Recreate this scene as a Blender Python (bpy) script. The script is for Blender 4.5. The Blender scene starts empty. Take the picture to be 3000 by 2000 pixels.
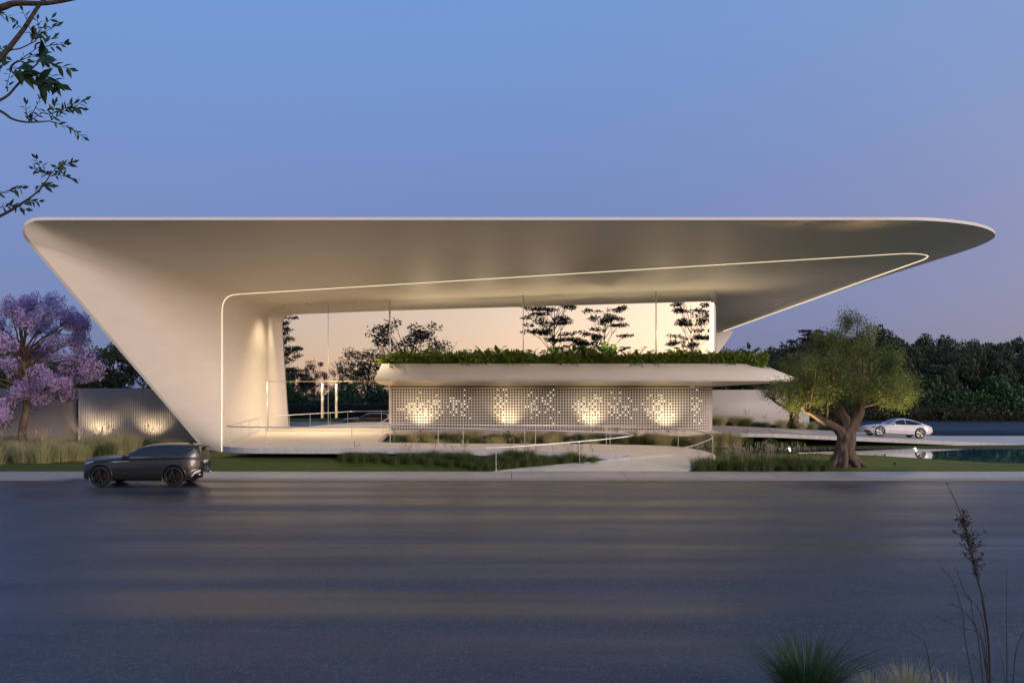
import bpy, bmesh, math, random
import numpy as np
from mathutils import Vector, Matrix

# ------------------------------------------------------------------ camera, sky, exposure
sc = bpy.context.scene
col = sc.collection
F, CAMZ = 2625.0, 3.66            # focal length in photo pixels, eye height above the road


def P(px, py, Y):                 # photo pixel at a chosen distance -> world point
    return np.array([(px - 1500.0) * Y / F, Y, CAMZ + (1150.0 - py) * Y / F])


cam_data = bpy.data.cameras.new('camera')
cam = bpy.data.objects.new('camera', cam_data)
col.objects.link(cam)
cam.location = (0, 0, CAMZ)
cam.rotation_euler = (math.pi / 2, 0, 0)
cam_data.sensor_width = 36
cam_data.lens = 36 * F / 3000
cam_data.shift_y = 150.0 / 3000
cam_data.clip_start = 0.1
cam_data.clip_end = 6000
sc.camera = cam

world = bpy.data.worlds.new('World')
sc.world = world
world.use_nodes = True
SUN_EL, SUN_AZ = math.radians(4.0), math.radians(136)      # just above the horizon behind the camera, to the right


def build_sky():
    nt = world.node_tree
    N, Lk = nt.nodes, nt.links
    bg = N['Background']
    tc = N.new('ShaderNodeTexCoord')
    sep = N.new('ShaderNodeSeparateXYZ')
    Lk.new(tc.outputs['Generated'], sep.inputs[0])

    def ramp(stops):
        r = N.new('ShaderNodeValToRGB')
        r.color_ramp.interpolation = 'B_SPLINE' if len(stops) > 3 else 'LINEAR'
        e = r.color_ramp.elements
        while len(e) < len(stops):
            e.new(0.5)
        for k, (p, c) in enumerate(stops):
            e[k].position = p
            e[k].color = (*c, 1)
        return r
    # dusk side (in front of the camera) and glow side (behind it), both by height above the horizon
    dusk = ramp([(0.0, (.105, .120, .29)), (.07, (.125, .145, .35)), (.17, (.15, .178, .415)), (.26, (.15, .215, .465)),
                 (.40, (.16, .29, .59)), (.65, (.15, .27, .57)), (1.0, (.11, .22, .52))])
    glow = ramp([(0.0, (.70, .44, .29)), (.06, (.68, .48, .37)), (.14, (.62, .48, .42)), (.30, (.46, .46, .54)),
                 (.55, (.22, .32, .56)), (1.0, (.11, .22, .52))])
    for r in (dusk, glow):
        Lk.new(sep.outputs['Z'], r.inputs[0])
    dot = N.new('ShaderNodeVectorMath')
    dot.operation = 'DOT_PRODUCT'
    Lk.new(tc.outputs['Generated'], dot.inputs[0])
    dot.inputs[1].default_value = (math.sin(SUN_AZ), math.cos(SUN_AZ), 0)
    mr = N.new('ShaderNodeMapRange')
    mr.interpolation_type = 'SMOOTHSTEP'
    mr.inputs['From Min'].default_value = -0.78
    mr.inputs['From Max'].default_value = 0.85
    Lk.new(dot.outputs['Value'], mr.inputs['Value'])
    mix = N.new('ShaderNodeMix')
    mix.data_type = 'RGBA'
    Lk.new(mr.outputs[0], mix.inputs['Factor'])
    Lk.new(dusk.outputs[0], mix.inputs[6])
    Lk.new(glow.outputs[0], mix.inputs[7])
    sky = N.new('ShaderNodeTexSky')
    sky.sky_type = 'NISHITA'
    sky.sun_disc = False
    sky.sun_elevation = SUN_EL
    sky.sun_rotation = SUN_AZ
    sky.ozone_density = 3.0
    sc_ = N.new('ShaderNodeVectorMath')
    sc_.operation = 'SCALE'
    sc_.inputs['Scale'].default_value = 0.05
    Lk.new(sky.outputs[0], sc_.inputs[0])
    add = N.new('ShaderNodeVectorMath')
    add.operation = 'ADD'
    Lk.new(mix.outputs[2], add.inputs[0])
    Lk.new(sc_.outputs[0], add.inputs[1])
    # broad afterglow round the set sun
    pw = N.new('ShaderNodeMath')
    pw.operation = 'POWER'
    mx0 = N.new('ShaderNodeMath')
    mx0.operation = 'MAXIMUM'
    mx0.inputs[1].default_value = 0.0
    Lk.new(dot.outputs['Value'], mx0.inputs[0])
    Lk.new(mx0.outputs[0], pw.inputs[0])
    pw.inputs[1].default_value = 8.0
    fall = N.new('ShaderNodeMapRange')
    fall.interpolation_type = 'SMOOTHSTEP'
    fall.inputs['From Min'].default_value = 0.62
    fall.inputs['From Max'].default_value = -0.02
    Lk.new(sep.outputs['Z'], fall.inputs['Value'])
    lm = N.new('ShaderNodeMath')
    lm.operation = 'MULTIPLY'
    Lk.new(pw.outputs[0], lm.inputs[0])
    Lk.new(fall.outputs[0], lm.inputs[1])
    lobe = N.new('ShaderNodeVectorMath')
    lobe.operation = 'SCALE'
    lobe.inputs[0].default_value = (3.2, 2.15, 1.4)
    Lk.new(lm.outputs[0], lobe.inputs['Scale'])
    add2 = N.new('ShaderNodeVectorMath')
    add2.operation = 'ADD'
    Lk.new(add.outputs[0], add2.inputs[0])
    Lk.new(lobe.outputs[0], add2.inputs[1])
    Lk.new(add2.outputs[0], bg.inputs[0])
    bg.inputs[1].default_value = 1.0


build_sky()
sun_data = bpy.data.lights.new('sun', 'SUN')
sun_data.energy = 1.5
sun_data.angle = math.radians(20)
sun_data.color = (1.0, .84, .79)
sun = bpy.data.objects.new('sun', sun_data)
col.objects.link(sun)
sun.rotation_euler = Vector((-math.sin(SUN_AZ) * math.cos(.26), -math.cos(SUN_AZ) * math.cos(.26), -math.sin(.26))).to_track_quat('-Z', 'Y').to_euler()
sc.view_settings.view_transform = 'Standard'
sc.view_settings.look = 'None'
sc.view_settings.gamma = 1.0
sc.view_settings.exposure = 0.0
sc.view_settings.use_curve_mapping = False
sc.render.engine = 'CYCLES'
sc.cycles.use_denoising = True
sc.cycles.max_bounces = 7
sc.cycles.diffuse_bounces = 4
sc.cycles.glossy_bounces = 4
sc.cycles.transmission_bounces = 3
sc.cycles.transparent_max_bounces = 8
sc.cycles.caustics_reflective = False
sc.cycles.caustics_refractive = False
sc.cycles.sample_clamp_indirect = 6.0

WARM = (1.0, 0.77, 0.47)
ORD = ['first', 'second', 'third', 'fourth', 'fifth', 'sixth', 'seventh', 'eighth', 'ninth', 'tenth', 'eleventh', 'twelfth', 'thirteenth', 'fourteenth',
       'fifteenth', 'sixteenth', 'seventeenth', 'eighteenth', 'nineteenth', 'twentieth', 'twenty-first', 'twenty-second']

# ------------------------------------------------------------------ materials


def mat(name, base, rough=0.6, metal=0.0, var=0.0, vscale=3.0, bump=0.0, bscale=40.0, spec=0.5, coat=0.0, base2=None, stretch=None):
    m = bpy.data.materials.new(name)
    m.use_nodes = True
    nt = m.node_tree
    N, Lk = nt.nodes, nt.links
    b = N['Principled BSDF']
    b.inputs['Base Color'].default_value = (*base, 1)
    b.inputs['Roughness'].default_value = rough
    b.inputs['Metallic'].default_value = metal
    b.inputs['Specular IOR Level'].default_value = spec
    b.inputs['Coat Weight'].default_value = coat
    b.inputs['Coat Roughness'].default_value = 0.04
    tc = N.new('ShaderNodeTexCoord')
    src = tc.outputs['Object']
    if stretch:
        mp = N.new('ShaderNodeMapping')
        mp.inputs['Scale'].default_value = stretch
        Lk.new(src, mp.inputs[0])
        src = mp.outputs[0]
    if var > 0 or base2:
        nz = N.new('ShaderNodeTexNoise')
        nz.inputs['Scale'].default_value = vscale
        nz.inputs['Detail'].default_value = 6
        nz.inputs['Roughness'].default_value = 0.65
        Lk.new(src, nz.inputs['Vector'])
        mx = N.new('ShaderNodeMix')
        mx.data_type = 'RGBA'
        c2 = base2 or tuple(min(1, c * (1 + var)) for c in base)
        c1 = base if base2 else tuple(c * (1 - var) for c in base)
        mx.inputs[6].default_value = (*c1, 1)
        mx.inputs[7].default_value = (*c2, 1)
        mr = N.new('ShaderNodeMapRange')
        mr.inputs['From Min'].default_value = 0.32
        mr.inputs['From Max'].default_value = 0.68
        Lk.new(nz.outputs['Fac'], mr.inputs['Value'])
        Lk.new(mr.outputs[0], mx.inputs['Factor'])
        Lk.new(mx.outputs[2], b.inputs['Base Color'])
    if bump > 0:
        nb = N.new('ShaderNodeTexNoise')
        nb.inputs['Scale'].default_value = bscale
        nb.inputs['Detail'].default_value = 5
        Lk.new(src, nb.inputs['Vector'])
        bp = N.new('ShaderNodeBump')
        bp.inputs['Strength'].default_value = bump
        bp.inputs['Distance'].default_value = 0.05
        Lk.new(nb.outputs['Fac'], bp.inputs['Height'])
        Lk.new(bp.outputs[0], b.inputs['Normal'])
    return m


def emit(name, colr, strength):
    m = bpy.data.materials.new(name)
    m.use_nodes = True
    nt = m.node_tree
    nt.nodes.remove(nt.nodes['Principled BSDF'])
    e = nt.nodes.new('ShaderNodeEmission')
    e.inputs[0].default_value = (*colr, 1)
    e.inputs[1].default_value = strength
    nt.links.new(e.outputs[0], nt.nodes['Material Output'].inputs[0])
    return m


def leafmat(name, c1, c2, trans=0.35, rough=0.55, hue_scale=1.3):
    """foliage: noise between two greens plus a translucent share, so light passes through leaves"""
    m = mat(name, c1, rough, base2=c2, vscale=hue_scale, spec=0.35)
    nt = m.node_tree
    N, Lk = nt.nodes, nt.links
    b = N['Principled BSDF']
    src = b.inputs['Base Color'].links[0].from_socket
    tr = N.new('ShaderNodeBsdfTranslucent')
    Lk.new(src, tr.inputs[0])
    ms = N.new('ShaderNodeMixShader')
    ms.inputs[0].default_value = trans
    Lk.new(b.outputs[0], ms.inputs[1])
    Lk.new(tr.outputs[0], ms.inputs[2])
    Lk.new(ms.outputs[0], N['Material Output'].inputs[0])
    return m


def asphalt():
    m = mat('asphalt', (.034, .035, .041), 0.5, base2=(.058, .058, .066), vscale=0.35, spec=0.32)
    nt = m.node_tree
    N, Lk = nt.nodes, nt.links
    b = N['Principled BSDF']
    tc = N.new('ShaderNodeTexCoord')
    base = b.inputs['Base Color'].links[0].from_socket
    # aggregate speckle
    sp = N.new('ShaderNodeTexVoronoi')
    sp.inputs['Scale'].default_value = 38
    Lk.new(tc.outputs['Object'], sp.inputs['Vector'])
    mr = N.new('ShaderNodeMapRange')
    mr.inputs['From Min'].default_value = 0.80
    mr.inputs['From Max'].default_value = 0.97
    sepc = N.new('ShaderNodeSeparateColor')
    Lk.new(sp.outputs['Color'], sepc.inputs[0])
    Lk.new(sepc.outputs[0], mr.inputs['Value'])
    mx = N.new('ShaderNodeMix')
    mx.data_type = 'RGBA'
    mx.inputs[7].default_value = (.14, .14, .15, 1)
    Lk.new(base, mx.inputs[6])
    ml = N.new('ShaderNodeMath')
    ml.operation = 'MULTIPLY'
    ml.inputs[1].default_value = 0.8
    Lk.new(mr.outputs[0], ml.inputs[0])
    Lk.new(ml.outputs[0], mx.inputs['Factor'])
    # hairline cracks, only where a broad noise lets them
    nd = N.new('ShaderNodeTexNoise')
    nd.inputs['Scale'].default_value = 1.1
    nd.inputs['Detail'].default_value = 8
    Lk.new(tc.outputs['Object'], nd.inputs['Vector'])
    ad = N.new('ShaderNodeVectorMath')
    ad.operation = 'ADD'
    Lk.new(tc.outputs['Object'], ad.inputs[0])
    Lk.new(nd.outputs['Color'], ad.inputs[1])
    vc = N.new('ShaderNodeTexVoronoi')
    vc.feature = 'DISTANCE_TO_EDGE'
    vc.inputs['Scale'].default_value = 0.42
    Lk.new(ad.outputs[0], vc.inputs['Vector'])
    lt = N.new('ShaderNodeMapRange')
    lt.inputs['From Min'].default_value = 0.0045
    lt.inputs['From Max'].default_value = 0.0015
    Lk.new(vc.outputs['Distance'], lt.inputs['Value'])
    gate = N.new('ShaderNodeTexNoise')
    gate.inputs['Scale'].default_value = 0.23
    Lk.new(tc.outputs['Object'], gate.inputs['Vector'])
    gm = N.new('ShaderNodeMapRange')
    gm.inputs['From Min'].default_value = 0.50
    gm.inputs['From Max'].default_value = 0.56
    Lk.new(gate.outputs['Fac'], gm.inputs['Value'])
    g2 = N.new('ShaderNodeMath')
    g2.operation = 'MULTIPLY'
    Lk.new(lt.outputs[0], g2.inputs[0])
    Lk.new(gm.outputs[0], g2.inputs[1])
    mx2 = N.new('ShaderNodeMix')
    mx2.data_type = 'RGBA'
    mx2.inputs[7].default_value = (.115, .112, .115, 1)
    Lk.new(mx.outputs[2], mx2.inputs[6])
    Lk.new(g2.outputs[0], mx2.inputs['Factor'])
    CRACKED = mx2.outputs[2]
    # long worn wheel tracks and patches: smoother along the lanes
    mp = N.new('ShaderNodeMapping')
    mp.inputs['Scale'].default_value = (0.035, 0.55, 1)
    Lk.new(tc.outputs['Object'], mp.inputs[0])
    tr = N.new('ShaderNodeTexNoise')
    tr.inputs['Scale'].default_value = 1.0
    tr.inputs['Detail'].default_value = 5
    Lk.new(mp.outputs[0], tr.inputs['Vector'])
    rr = N.new('ShaderNodeMapRange')
    rr.inputs['From Min'].default_value = 0.35
    rr.inputs['From Max'].default_value = 0.65
    rr.inputs['To Min'].default_value = 0.30
    rr.inputs['To Max'].default_value = 0.60
    Lk.new(tr.outputs['Fac'], rr.inputs['Value'])
    Lk.new(rr.outputs[0], b.inputs['Roughness'])
    wear = N.new('ShaderNodeMapRange')
    wear.inputs['From Min'].default_value = 0.35
    wear.inputs['From Max'].default_value = 0.65
    wear.inputs['To Min'].default_value = 0.66
    wear.inputs['To Max'].default_value = 1.25
    Lk.new(tr.outputs['Fac'], wear.inputs['Value'])
    wm = N.new('ShaderNodeVectorMath')
    wm.operation = 'SCALE'
    Lk.new(CRACKED, wm.inputs[0])
    Lk.new(wear.outputs[0], wm.inputs['Scale'])
    Lk.new(wm.outputs[0], b.inputs['Base Color'])
    bp = N.new('ShaderNodeBump')
    bp.inputs['Strength'].default_value = 0.25
    bp.inputs['Distance'].default_value = 0.01
    nb = N.new('ShaderNodeTexNoise')
    nb.inputs['Scale'].default_value = 60
    Lk.new(tc.outputs['Object'], nb.inputs['Vector'])
    Lk.new(nb.outputs['Fac'], bp.inputs['Height'])
    Lk.new(bp.outputs[0], b.inputs['Normal'])
    return m


def mirror_glass():
    m = bpy.data.materials.new('reflective_glass')
    m.use_nodes = True
    nt = m.node_tree
    N, Lk = nt.nodes, nt.links
    b = N['Principled BSDF']
    b.inputs['Base Color'].default_value = (.012, .014, .016, 1)
    b.inputs['Roughness'].default_value = 0.05
    g = N.new('ShaderNodeBsdfGlossy')
    g.inputs['Color'].default_value = (.97, .96, .94, 1)
    g.inputs['Roughness'].default_value = 0.0
    tc = N.new('ShaderNodeTexCoord')
    nz = N.new('ShaderNodeTexNoise')
    nz.inputs['Scale'].default_value = 0.25
    Lk.new(tc.outputs['Object'], nz.inputs['Vector'])
    bp = N.new('ShaderNodeBump')
    bp.inputs['Strength'].default_value = 0.004
    bp.inputs['Distance'].default_value = 0.1
    Lk.new(nz.outputs['Fac'], bp.inputs['Height'])
    Lk.new(bp.outputs[0], g.inputs['Normal'])
    ms = N.new('ShaderNodeMixShader')
    ms.inputs[0].default_value = 0.93
    Lk.new(b.outputs[0], ms.inputs[1])
    Lk.new(g.outputs[0], ms.inputs[2])
    Lk.new(ms.outputs[0], N['Material Output'].inputs[0])
    return m


M = dict(
    shell=mat('shell_render', (.67, .63, .58), 0.55, var=.035, vscale=.6, bump=.04, bscale=14, stretch=(.4, 1, 3)),
    rim=mat('shell_edge', (.74, .72, .70), 0.5, var=.03, vscale=2),
    white=mat('white_render', (.72, .70, .68), 0.5, var=.025, vscale=.8),
    screen=mat('perforated_panel', (.57, .53, .475), 0.45, var=.03, vscale=2),
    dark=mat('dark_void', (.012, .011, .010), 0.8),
    concrete=mat('concrete', (.64, .565, .47), 0.5, var=.10, vscale=1.3, bump=.05, bscale=25),
    slab_edge=mat('board_concrete', (.52, .51, .50), 0.6, var=.16, vscale=3.5, bump=.1, bscale=18),
    kerb=mat('kerb_granite', (.34, .32, .30), 0.7, base2=(.22, .20, .19), vscale=22, bump=.2, bscale=60),
    paving=mat('paving_concrete', (.40, .355, .315), 0.42, var=.13, vscale=.9, bump=.06, bscale=45),
    asphalt=asphalt(),
    lawn=mat('lawn_grass', (.058, .085, .013), 0.75, base2=(.085, .115, .022), vscale=5, bump=.5, bscale=55, spec=.15),
    field=mat('rough_grass', (.03, .04, .012), 0.9, base2=(.05, .055, .02), vscale=.4, spec=.1),
    soil=mat('soil', (.045, .032, .022), 0.9, var=.3, vscale=8, bump=.4),
    tan=mat('warm_lit_plinth', (.46, .33, .20), 0.7, var=.1, vscale=4),  # orange cast of the warm light on the base is in this colour
    glass=mirror_glass(),
    metal=mat('satin_metal', (.72, .71, .70), 0.3, metal=.55),
    bronze=mat('champagne_metal', (.78, .66, .48), 0.28, metal=.9),
    black=mat('black_metal', (.02, .02, .02), .5),
    ribs=mat('fluted_cladding', (.54, .505, .475), .5, var=.06, vscale=1.5),
    offwhite=mat('grey_white_render', (.50, .485, .475), .6, var=.05, vscale=.5),
    rib_gap_shade=mat('cladding_gap_shade', (.05, .045, .042), .7),  # near-black colour deepens the shade between ribs so they stand out
    dimmed_wall=mat('dimmed_render', (.24, .22, .205), .7, var=.10, vscale=.5),  # darker grey: the weaker light on this wall is put into the colour
    bark=mat('bark', (.16, .105, .07), .85, base2=(.07, .05, .036), vscale=6, bump=.9, bscale=14, stretch=(1, 1, .35)),
    bark_dark=mat('bark_dark', (.06, .045, .035), .9, var=.3, vscale=5, bump=.6, bscale=20),
    olive_bark=mat('olive_bark', (.20, .135, .095), .85, base2=(.06, .038, .028), vscale=4, bump=1.0, bscale=8, stretch=(1, 1, .4)),
    led=emit('led_strip', (1.0, .82, .55), 1.9),
    bulb=emit('bulb', (1.0, .84, .56), 4.5),
    lens=emit('lamp_lens', (1.0, .82, .55), 5.0),
    pool_lens=emit('pool_lamp_lens', (.62, .95, 1.0), 10.0),
    olive_leaf=leafmat('olive_leaf', (.08, .125, .032), (.15, .20, .06), .35),
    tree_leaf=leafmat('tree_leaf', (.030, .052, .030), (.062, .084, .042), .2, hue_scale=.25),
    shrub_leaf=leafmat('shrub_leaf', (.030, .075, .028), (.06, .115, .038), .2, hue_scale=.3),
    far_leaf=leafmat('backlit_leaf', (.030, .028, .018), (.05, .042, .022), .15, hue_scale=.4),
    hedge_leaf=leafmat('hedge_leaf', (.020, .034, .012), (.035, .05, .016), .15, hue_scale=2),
    planter_leaf=leafmat('planter_leaf', (.11, .19, .02), (.20, .27, .045), .4, .4, 3),
    palm_leaf=leafmat('palm_leaf', (.20, .26, .03), (.30, .33, .06), .4, .45, 3),
    taro_leaf=leafmat('taro_leaf', (.07, .14, .035), (.11, .19, .05), .35, .35, 3),
    near_leaf=leafmat('near_leaf', (.018, .045, .016), (.03, .065, .02), .25, .35, 6),
    jac_leaf=leafmat('jacaranda_leaf', (.045, .085, .02), (.08, .12, .03), .35),
    blossom=leafmat('purple_blossom', (.47, .34, .72), (.86, .62, .82), .45, .6, 1.6),
    grass_pale=leafmat('pale_grass', (.40, .39, .18), (.60, .54, .30), .45, .6, 1.2),
    grass_green=leafmat('green_grass', (.075, .12, .035), (.14, .17, .055), .4, .6, 1.5),
    plume=leafmat('grass_plume', (.40, .31, .22), (.5, .40, .30), .3, .7, 4),
    dead_leaf=mat('fallen_leaf', (.16, .045, .02), .7, base2=(.22, .10, .03), vscale=30),
)


def water():
    m = bpy.data.materials.new('pool_water')
    m.use_nodes = True
    nt = m.node_tree
    N, Lk = nt.nodes, nt.links
    b = N['Principled BSDF']
    b.inputs['Base Color'].default_value = (.02, .09, .11, 1)
    b.inputs['Roughness'].default_value = 0.015
    b.inputs['IOR'].default_value = 1.33
    tc = N.new('ShaderNodeTexCoord')
    nz = N.new('ShaderNodeTexNoise')
    nz.inputs['Scale'].default_value = 1.6
    nz.inputs['Detail'].default_value = 3
    Lk.new(tc.outputs['Object'], nz.inputs['Vector'])
    bp = N.new('ShaderNodeBump')
    bp.inputs['Strength'].default_value = 0.02
    bp.inputs['Distance'].default_value = 0.05
    Lk.new(nz.outputs['Fac'], bp.inputs['Height'])
    Lk.new(bp.outputs[0], b.inputs['Normal'])
    return m


M['water'] = water()

# ------------------------------------------------------------------ mesh helpers


class MB:
    """collects vertices and faces; build() links them as one mesh object"""

    def __init__(s):
        s.V, s.Q, s.T, s.n = [], [], [], 0

    def add(s, V, Fc):
        V = np.asarray(V, float).reshape(-1, 3)
        Fc = np.asarray(Fc, int)
        if len(Fc):
            (s.Q if Fc.shape[1] == 4 else s.T).append(Fc + s.n)
        s.V.append(V)
        s.n += len(V)
        return s

    def box(s, x0, x1, y0, y1, z0, z1):
        V = [(x0, y0, z0), (x1, y0, z0), (x1, y1, z0), (x0, y1, z0), (x0, y0, z1), (x1, y0, z1), (x1, y1, z1), (x0, y1, z1)]
        return s.add(V, [(0, 3, 2, 1), (4, 5, 6, 7), (0, 1, 5, 4), (1, 2, 6, 5), (2, 3, 7, 6), (3, 0, 4, 7)])

    def tube(s, pts, rad, sides=8, cap=True):
        pts = np.asarray(pts, float)
        n = len(pts)
        rad = np.full(n, rad, float) if np.isscalar(rad) else np.asarray(rad, float)
        tan = np.gradient(pts, axis=0)
        tan /= np.linalg.norm(tan, axis=1)[:, None] + 1e-9
        ref = np.array([0, 0, 1.0]) if abs(tan[0, 2]) < .9 else np.array([1.0, 0, 0])
        V = []
        for k in range(n):
            u = np.cross(tan[k], ref)
            if np.linalg.norm(u) < 1e-4:
                u = np.cross(tan[k], np.array([.3, .9, .1]))
            u /= np.linalg.norm(u)
            v = np.cross(tan[k], u)
            ref = v if False else ref
            a = np.arange(sides) * 2 * math.pi / sides
            V.append(pts[k] + rad[k] * (np.cos(a)[:, None] * u + np.sin(a)[:, None] * v))
        V = np.concatenate(V)
        Q = []
        for k in range(n - 1):
            i = np.arange(sides)
            j = (i + 1) % sides
            Q.append(np.stack([k * sides + i, k * sides + j, (k + 1) * sides + j, (k + 1) * sides + i], 1))
        s.add(V, np.concatenate(Q))
        if cap:
            for k in (0, n - 1):
                base = s.n
                s.add(np.vstack([pts[k], V[k * sides:(k + 1) * sides]]), [(0, 1 + i, 1 + (i + 1) % sides) for i in range(sides)])
        return s

    def grid(s, G, flip=False):
        G = np.asarray(G, float)
        a, b = G.shape[:2]
        I = np.arange(a * b).reshape(a, b)
        q = np.stack([I[:-1, :-1], I[1:, :-1], I[1:, 1:], I[:-1, 1:]], -1).reshape(-1, 4)
        return s.add(G.reshape(-1, 3), q[:, ::-1] if flip else q)

    def lathe(s, prof, axis='y', n=28, c=(0, 0, 0)):
        """prof: (radius, offset along axis)"""
        a = np.linspace(0, 2 * math.pi, n + 1)
        G = []
        for r, o in prof:
            ca, sa = r * np.cos(a), r * np.sin(a)
            oo = np.full_like(a, o)
            G.append(np.stack([ca, oo, sa], 1) if axis == 'y' else np.stack([ca, sa, oo], 1))
        return s.grid(np.array(G) + np.array(c))

    def mesh(s, name):
        me = bpy.data.meshes.new(name)
        V = np.concatenate(s.V) if s.V else np.zeros((0, 3))
        Q = np.concatenate(s.Q) if s.Q else np.zeros((0, 4), int)
        T = np.concatenate(s.T) if s.T else np.zeros((0, 3), int)
        me.vertices.add(len(V))
        me.vertices.foreach_set('co', V.ravel())
        nl = 4 * len(Q) + 3 * len(T)
        me.loops.add(nl)
        me.loops.foreach_set('vertex_index', np.concatenate([Q.ravel(), T.ravel()]))
        me.polygons.add(len(Q) + len(T))
        st = np.concatenate([np.arange(len(Q)) * 4, 4 * len(Q) + np.arange(len(T)) * 3])
        me.polygons.foreach_set('loop_start', st)
        me.update(calc_edges=True)
        me.validate()
        return me

    def build(s, name, material, parent=None, smooth=False):
        me = s.mesh(name)
        if smooth:
            me.polygons.foreach_set('use_smooth', [True] * len(me.polygons))
        if material is not None:
            me.materials.append(material)
        o = bpy.data.objects.new(name, me)
        col.objects.link(o)
        o.parent = parent
        return o


def tag(o, label=None, cat=None, group=None, kind=None):
    for k, v in (('label', label), ('category', cat), ('group', group), ('kind', kind)):
        if v:
            o[k] = v
    return o


def empty(name, loc, label, cat, group=None, rz=0.0):
    o = bpy.data.objects.new(name, None)
    o.empty_display_size = .2
    col.objects.link(o)
    o.location = tuple(float(c) for c in loc)
    o.rotation_euler = (0, 0, rz)
    return tag(o, label, cat, group)


def copy_tree(o, parent=None):
    c = o.copy()
    col.objects.link(c)
    c.parent = parent
    for ch in [k for k in o.children]:
        copy_tree(ch, c)
    return c


def link_mesh(name, me, parent):
    o = bpy.data.objects.new(name, me)
    col.objects.link(o)
    o.parent = parent
    return o


def prism(outline, z0, z1, tops=None):
    """solid from a plan outline; tops gives a top height for each point"""
    bm = bmesh.new()
    tz = tops or [z1] * len(outline)
    a = [bm.verts.new((x, y, z)) for (x, y), z in zip(outline, tz)]
    b = [bm.verts.new((x, y, z0)) for x, y in outline]
    bm.faces.new(a)
    bm.faces.new(b[::-1])
    for i in range(len(a)):
        j = (i + 1) % len(a)
        bm.faces.new((a[i], b[i], b[j], a[j]))
    bmesh.ops.recalc_face_normals(bm, faces=bm.faces)
    return bm


def bm_obj(name, bm, material, parent=None, smooth=False):
    me = bpy.data.meshes.new(name)
    bm.to_mesh(me)
    bm.free()
    if smooth:
        me.polygons.foreach_set('use_smooth', [True] * len(me.polygons))
    me.materials.append(material)
    o = bpy.data.objects.new(name, me)
    col.objects.link(o)
    o.parent = parent
    return o


def catmull(pts, n=8):
    pts = [np.asarray(p, float) for p in pts]
    out = []
    for i in range(len(pts) - 1):
        p0, p1, p2, p3 = pts[max(i - 1, 0)], pts[i], pts[i + 1], pts[min(i + 2, len(pts) - 1)]
        for k in range(n):
            t = k / n
            out.append(.5 * (2 * p1 + (p2 - p0) * t + (2 * p0 - 5 * p1 + 4 * p2 - p3) * t * t + (3 * p1 - p0 - 3 * p2 + p3) * t ** 3))
    out.append(pts[-1])
    return np.array(out)


def resample(pts, n):
    pts = np.asarray(pts, float)
    d = np.r_[0, np.cumsum(np.linalg.norm(np.diff(pts, axis=0), axis=1))]
    t = np.linspace(0, d[-1], n)
    return np.stack([np.interp(t, d, pts[:, k]) for k in range(3)], 1)


def spot(name, loc, target, power, angle, blend=.6, color=WARM, size=.05, parent=None):
    ld = bpy.data.lights.new(name, 'SPOT')
    ld.energy = power
    ld.color = color
    ld.spot_size = math.radians(angle)
    ld.spot_blend = blend
    ld.shadow_soft_size = size
    o = bpy.data.objects.new(name, ld)
    col.objects.link(o)
    d = Vector(target) - Vector(loc)
    if parent is not None:
        o.parent = parent
        o.location = Vector(loc) - parent.location
    else:
        o.location = loc
    o.rotation_euler = d.to_track_quat('-Z', 'Y').to_euler()
    return o


# ------------------------------------------------------------------ ground, road, pavement
def structure(o):
    return tag(o, kind='structure')


def plane(name, x0, x1, y0, y1, z, m, n=1):
    return structure(MB().grid([[(x, y, z) for y in (y0, y1)] for x in np.linspace(x0, x1, n + 1)], flip=True).build(name, m))


plane('ground', -1500, 1500, -1500, 2500, -0.03, M['field'])
plane('road', -400, 400, 11.15, 37.4, 0.0, M['asphalt'])
structure(MB().box(-400, 400, -1.2, 11.15, -.02, .05).build('verge', M['lawn']))

pav = structure(MB().box(-200, 200, 37.75, 40.83, -.02, .045).build('pavement', M['soil']))
slab_me = None
JW = 346.5 * 37.4 / F
for k in range(-9, 9):
    x0 = (1498 - 1500) * 37.4 / F + k * JW
    if slab_me is None:
        bm = prism([(.012, 37.70), (JW - .012, 37.70), (JW - .012, 40.87), (.012, 40.87)], .0, .070)
        bmesh.ops.bevel(bm, geom=[e for e in bm.edges if all(v.co.z > .06 for v in e.verts)], offset=.01, segments=1, affect='EDGES')
        slab_me = bm_obj('paving_slab', bm, M['paving'], pav)
        o = slab_me
        bm = prism([(.006, 37.4), (JW - .006, 37.4), (JW - .006, 37.70), (.006, 37.70)], -.02, .074)
        bmesh.ops.bevel(bm, geom=[e for e in bm.edges if all(v.co.z > .06 for v in e.verts)], offset=.02, segments=2, affect='EDGES')
        kerb0 = bm_obj('kerb_stone', bm, M['kerb'], pav)
        o.location.x = kerb0.location.x = x0
    else:
        for src in (slab_me, kerb0):
            o = src.copy()
            col.objects.link(o)
            o.location.x = x0


def mound(x, y):
    def s(a, b, t):
        t = np.clip((t - a) / (b - a), 0, 1)
        return t * t * (3 - 2 * t)
    return .06 + .42 * s(40.9, 43.6, y) * (1 - s(46, 50, y)) * s(-17, -13.5, x) * (1 - s(0.5, 6.5, x))


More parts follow.
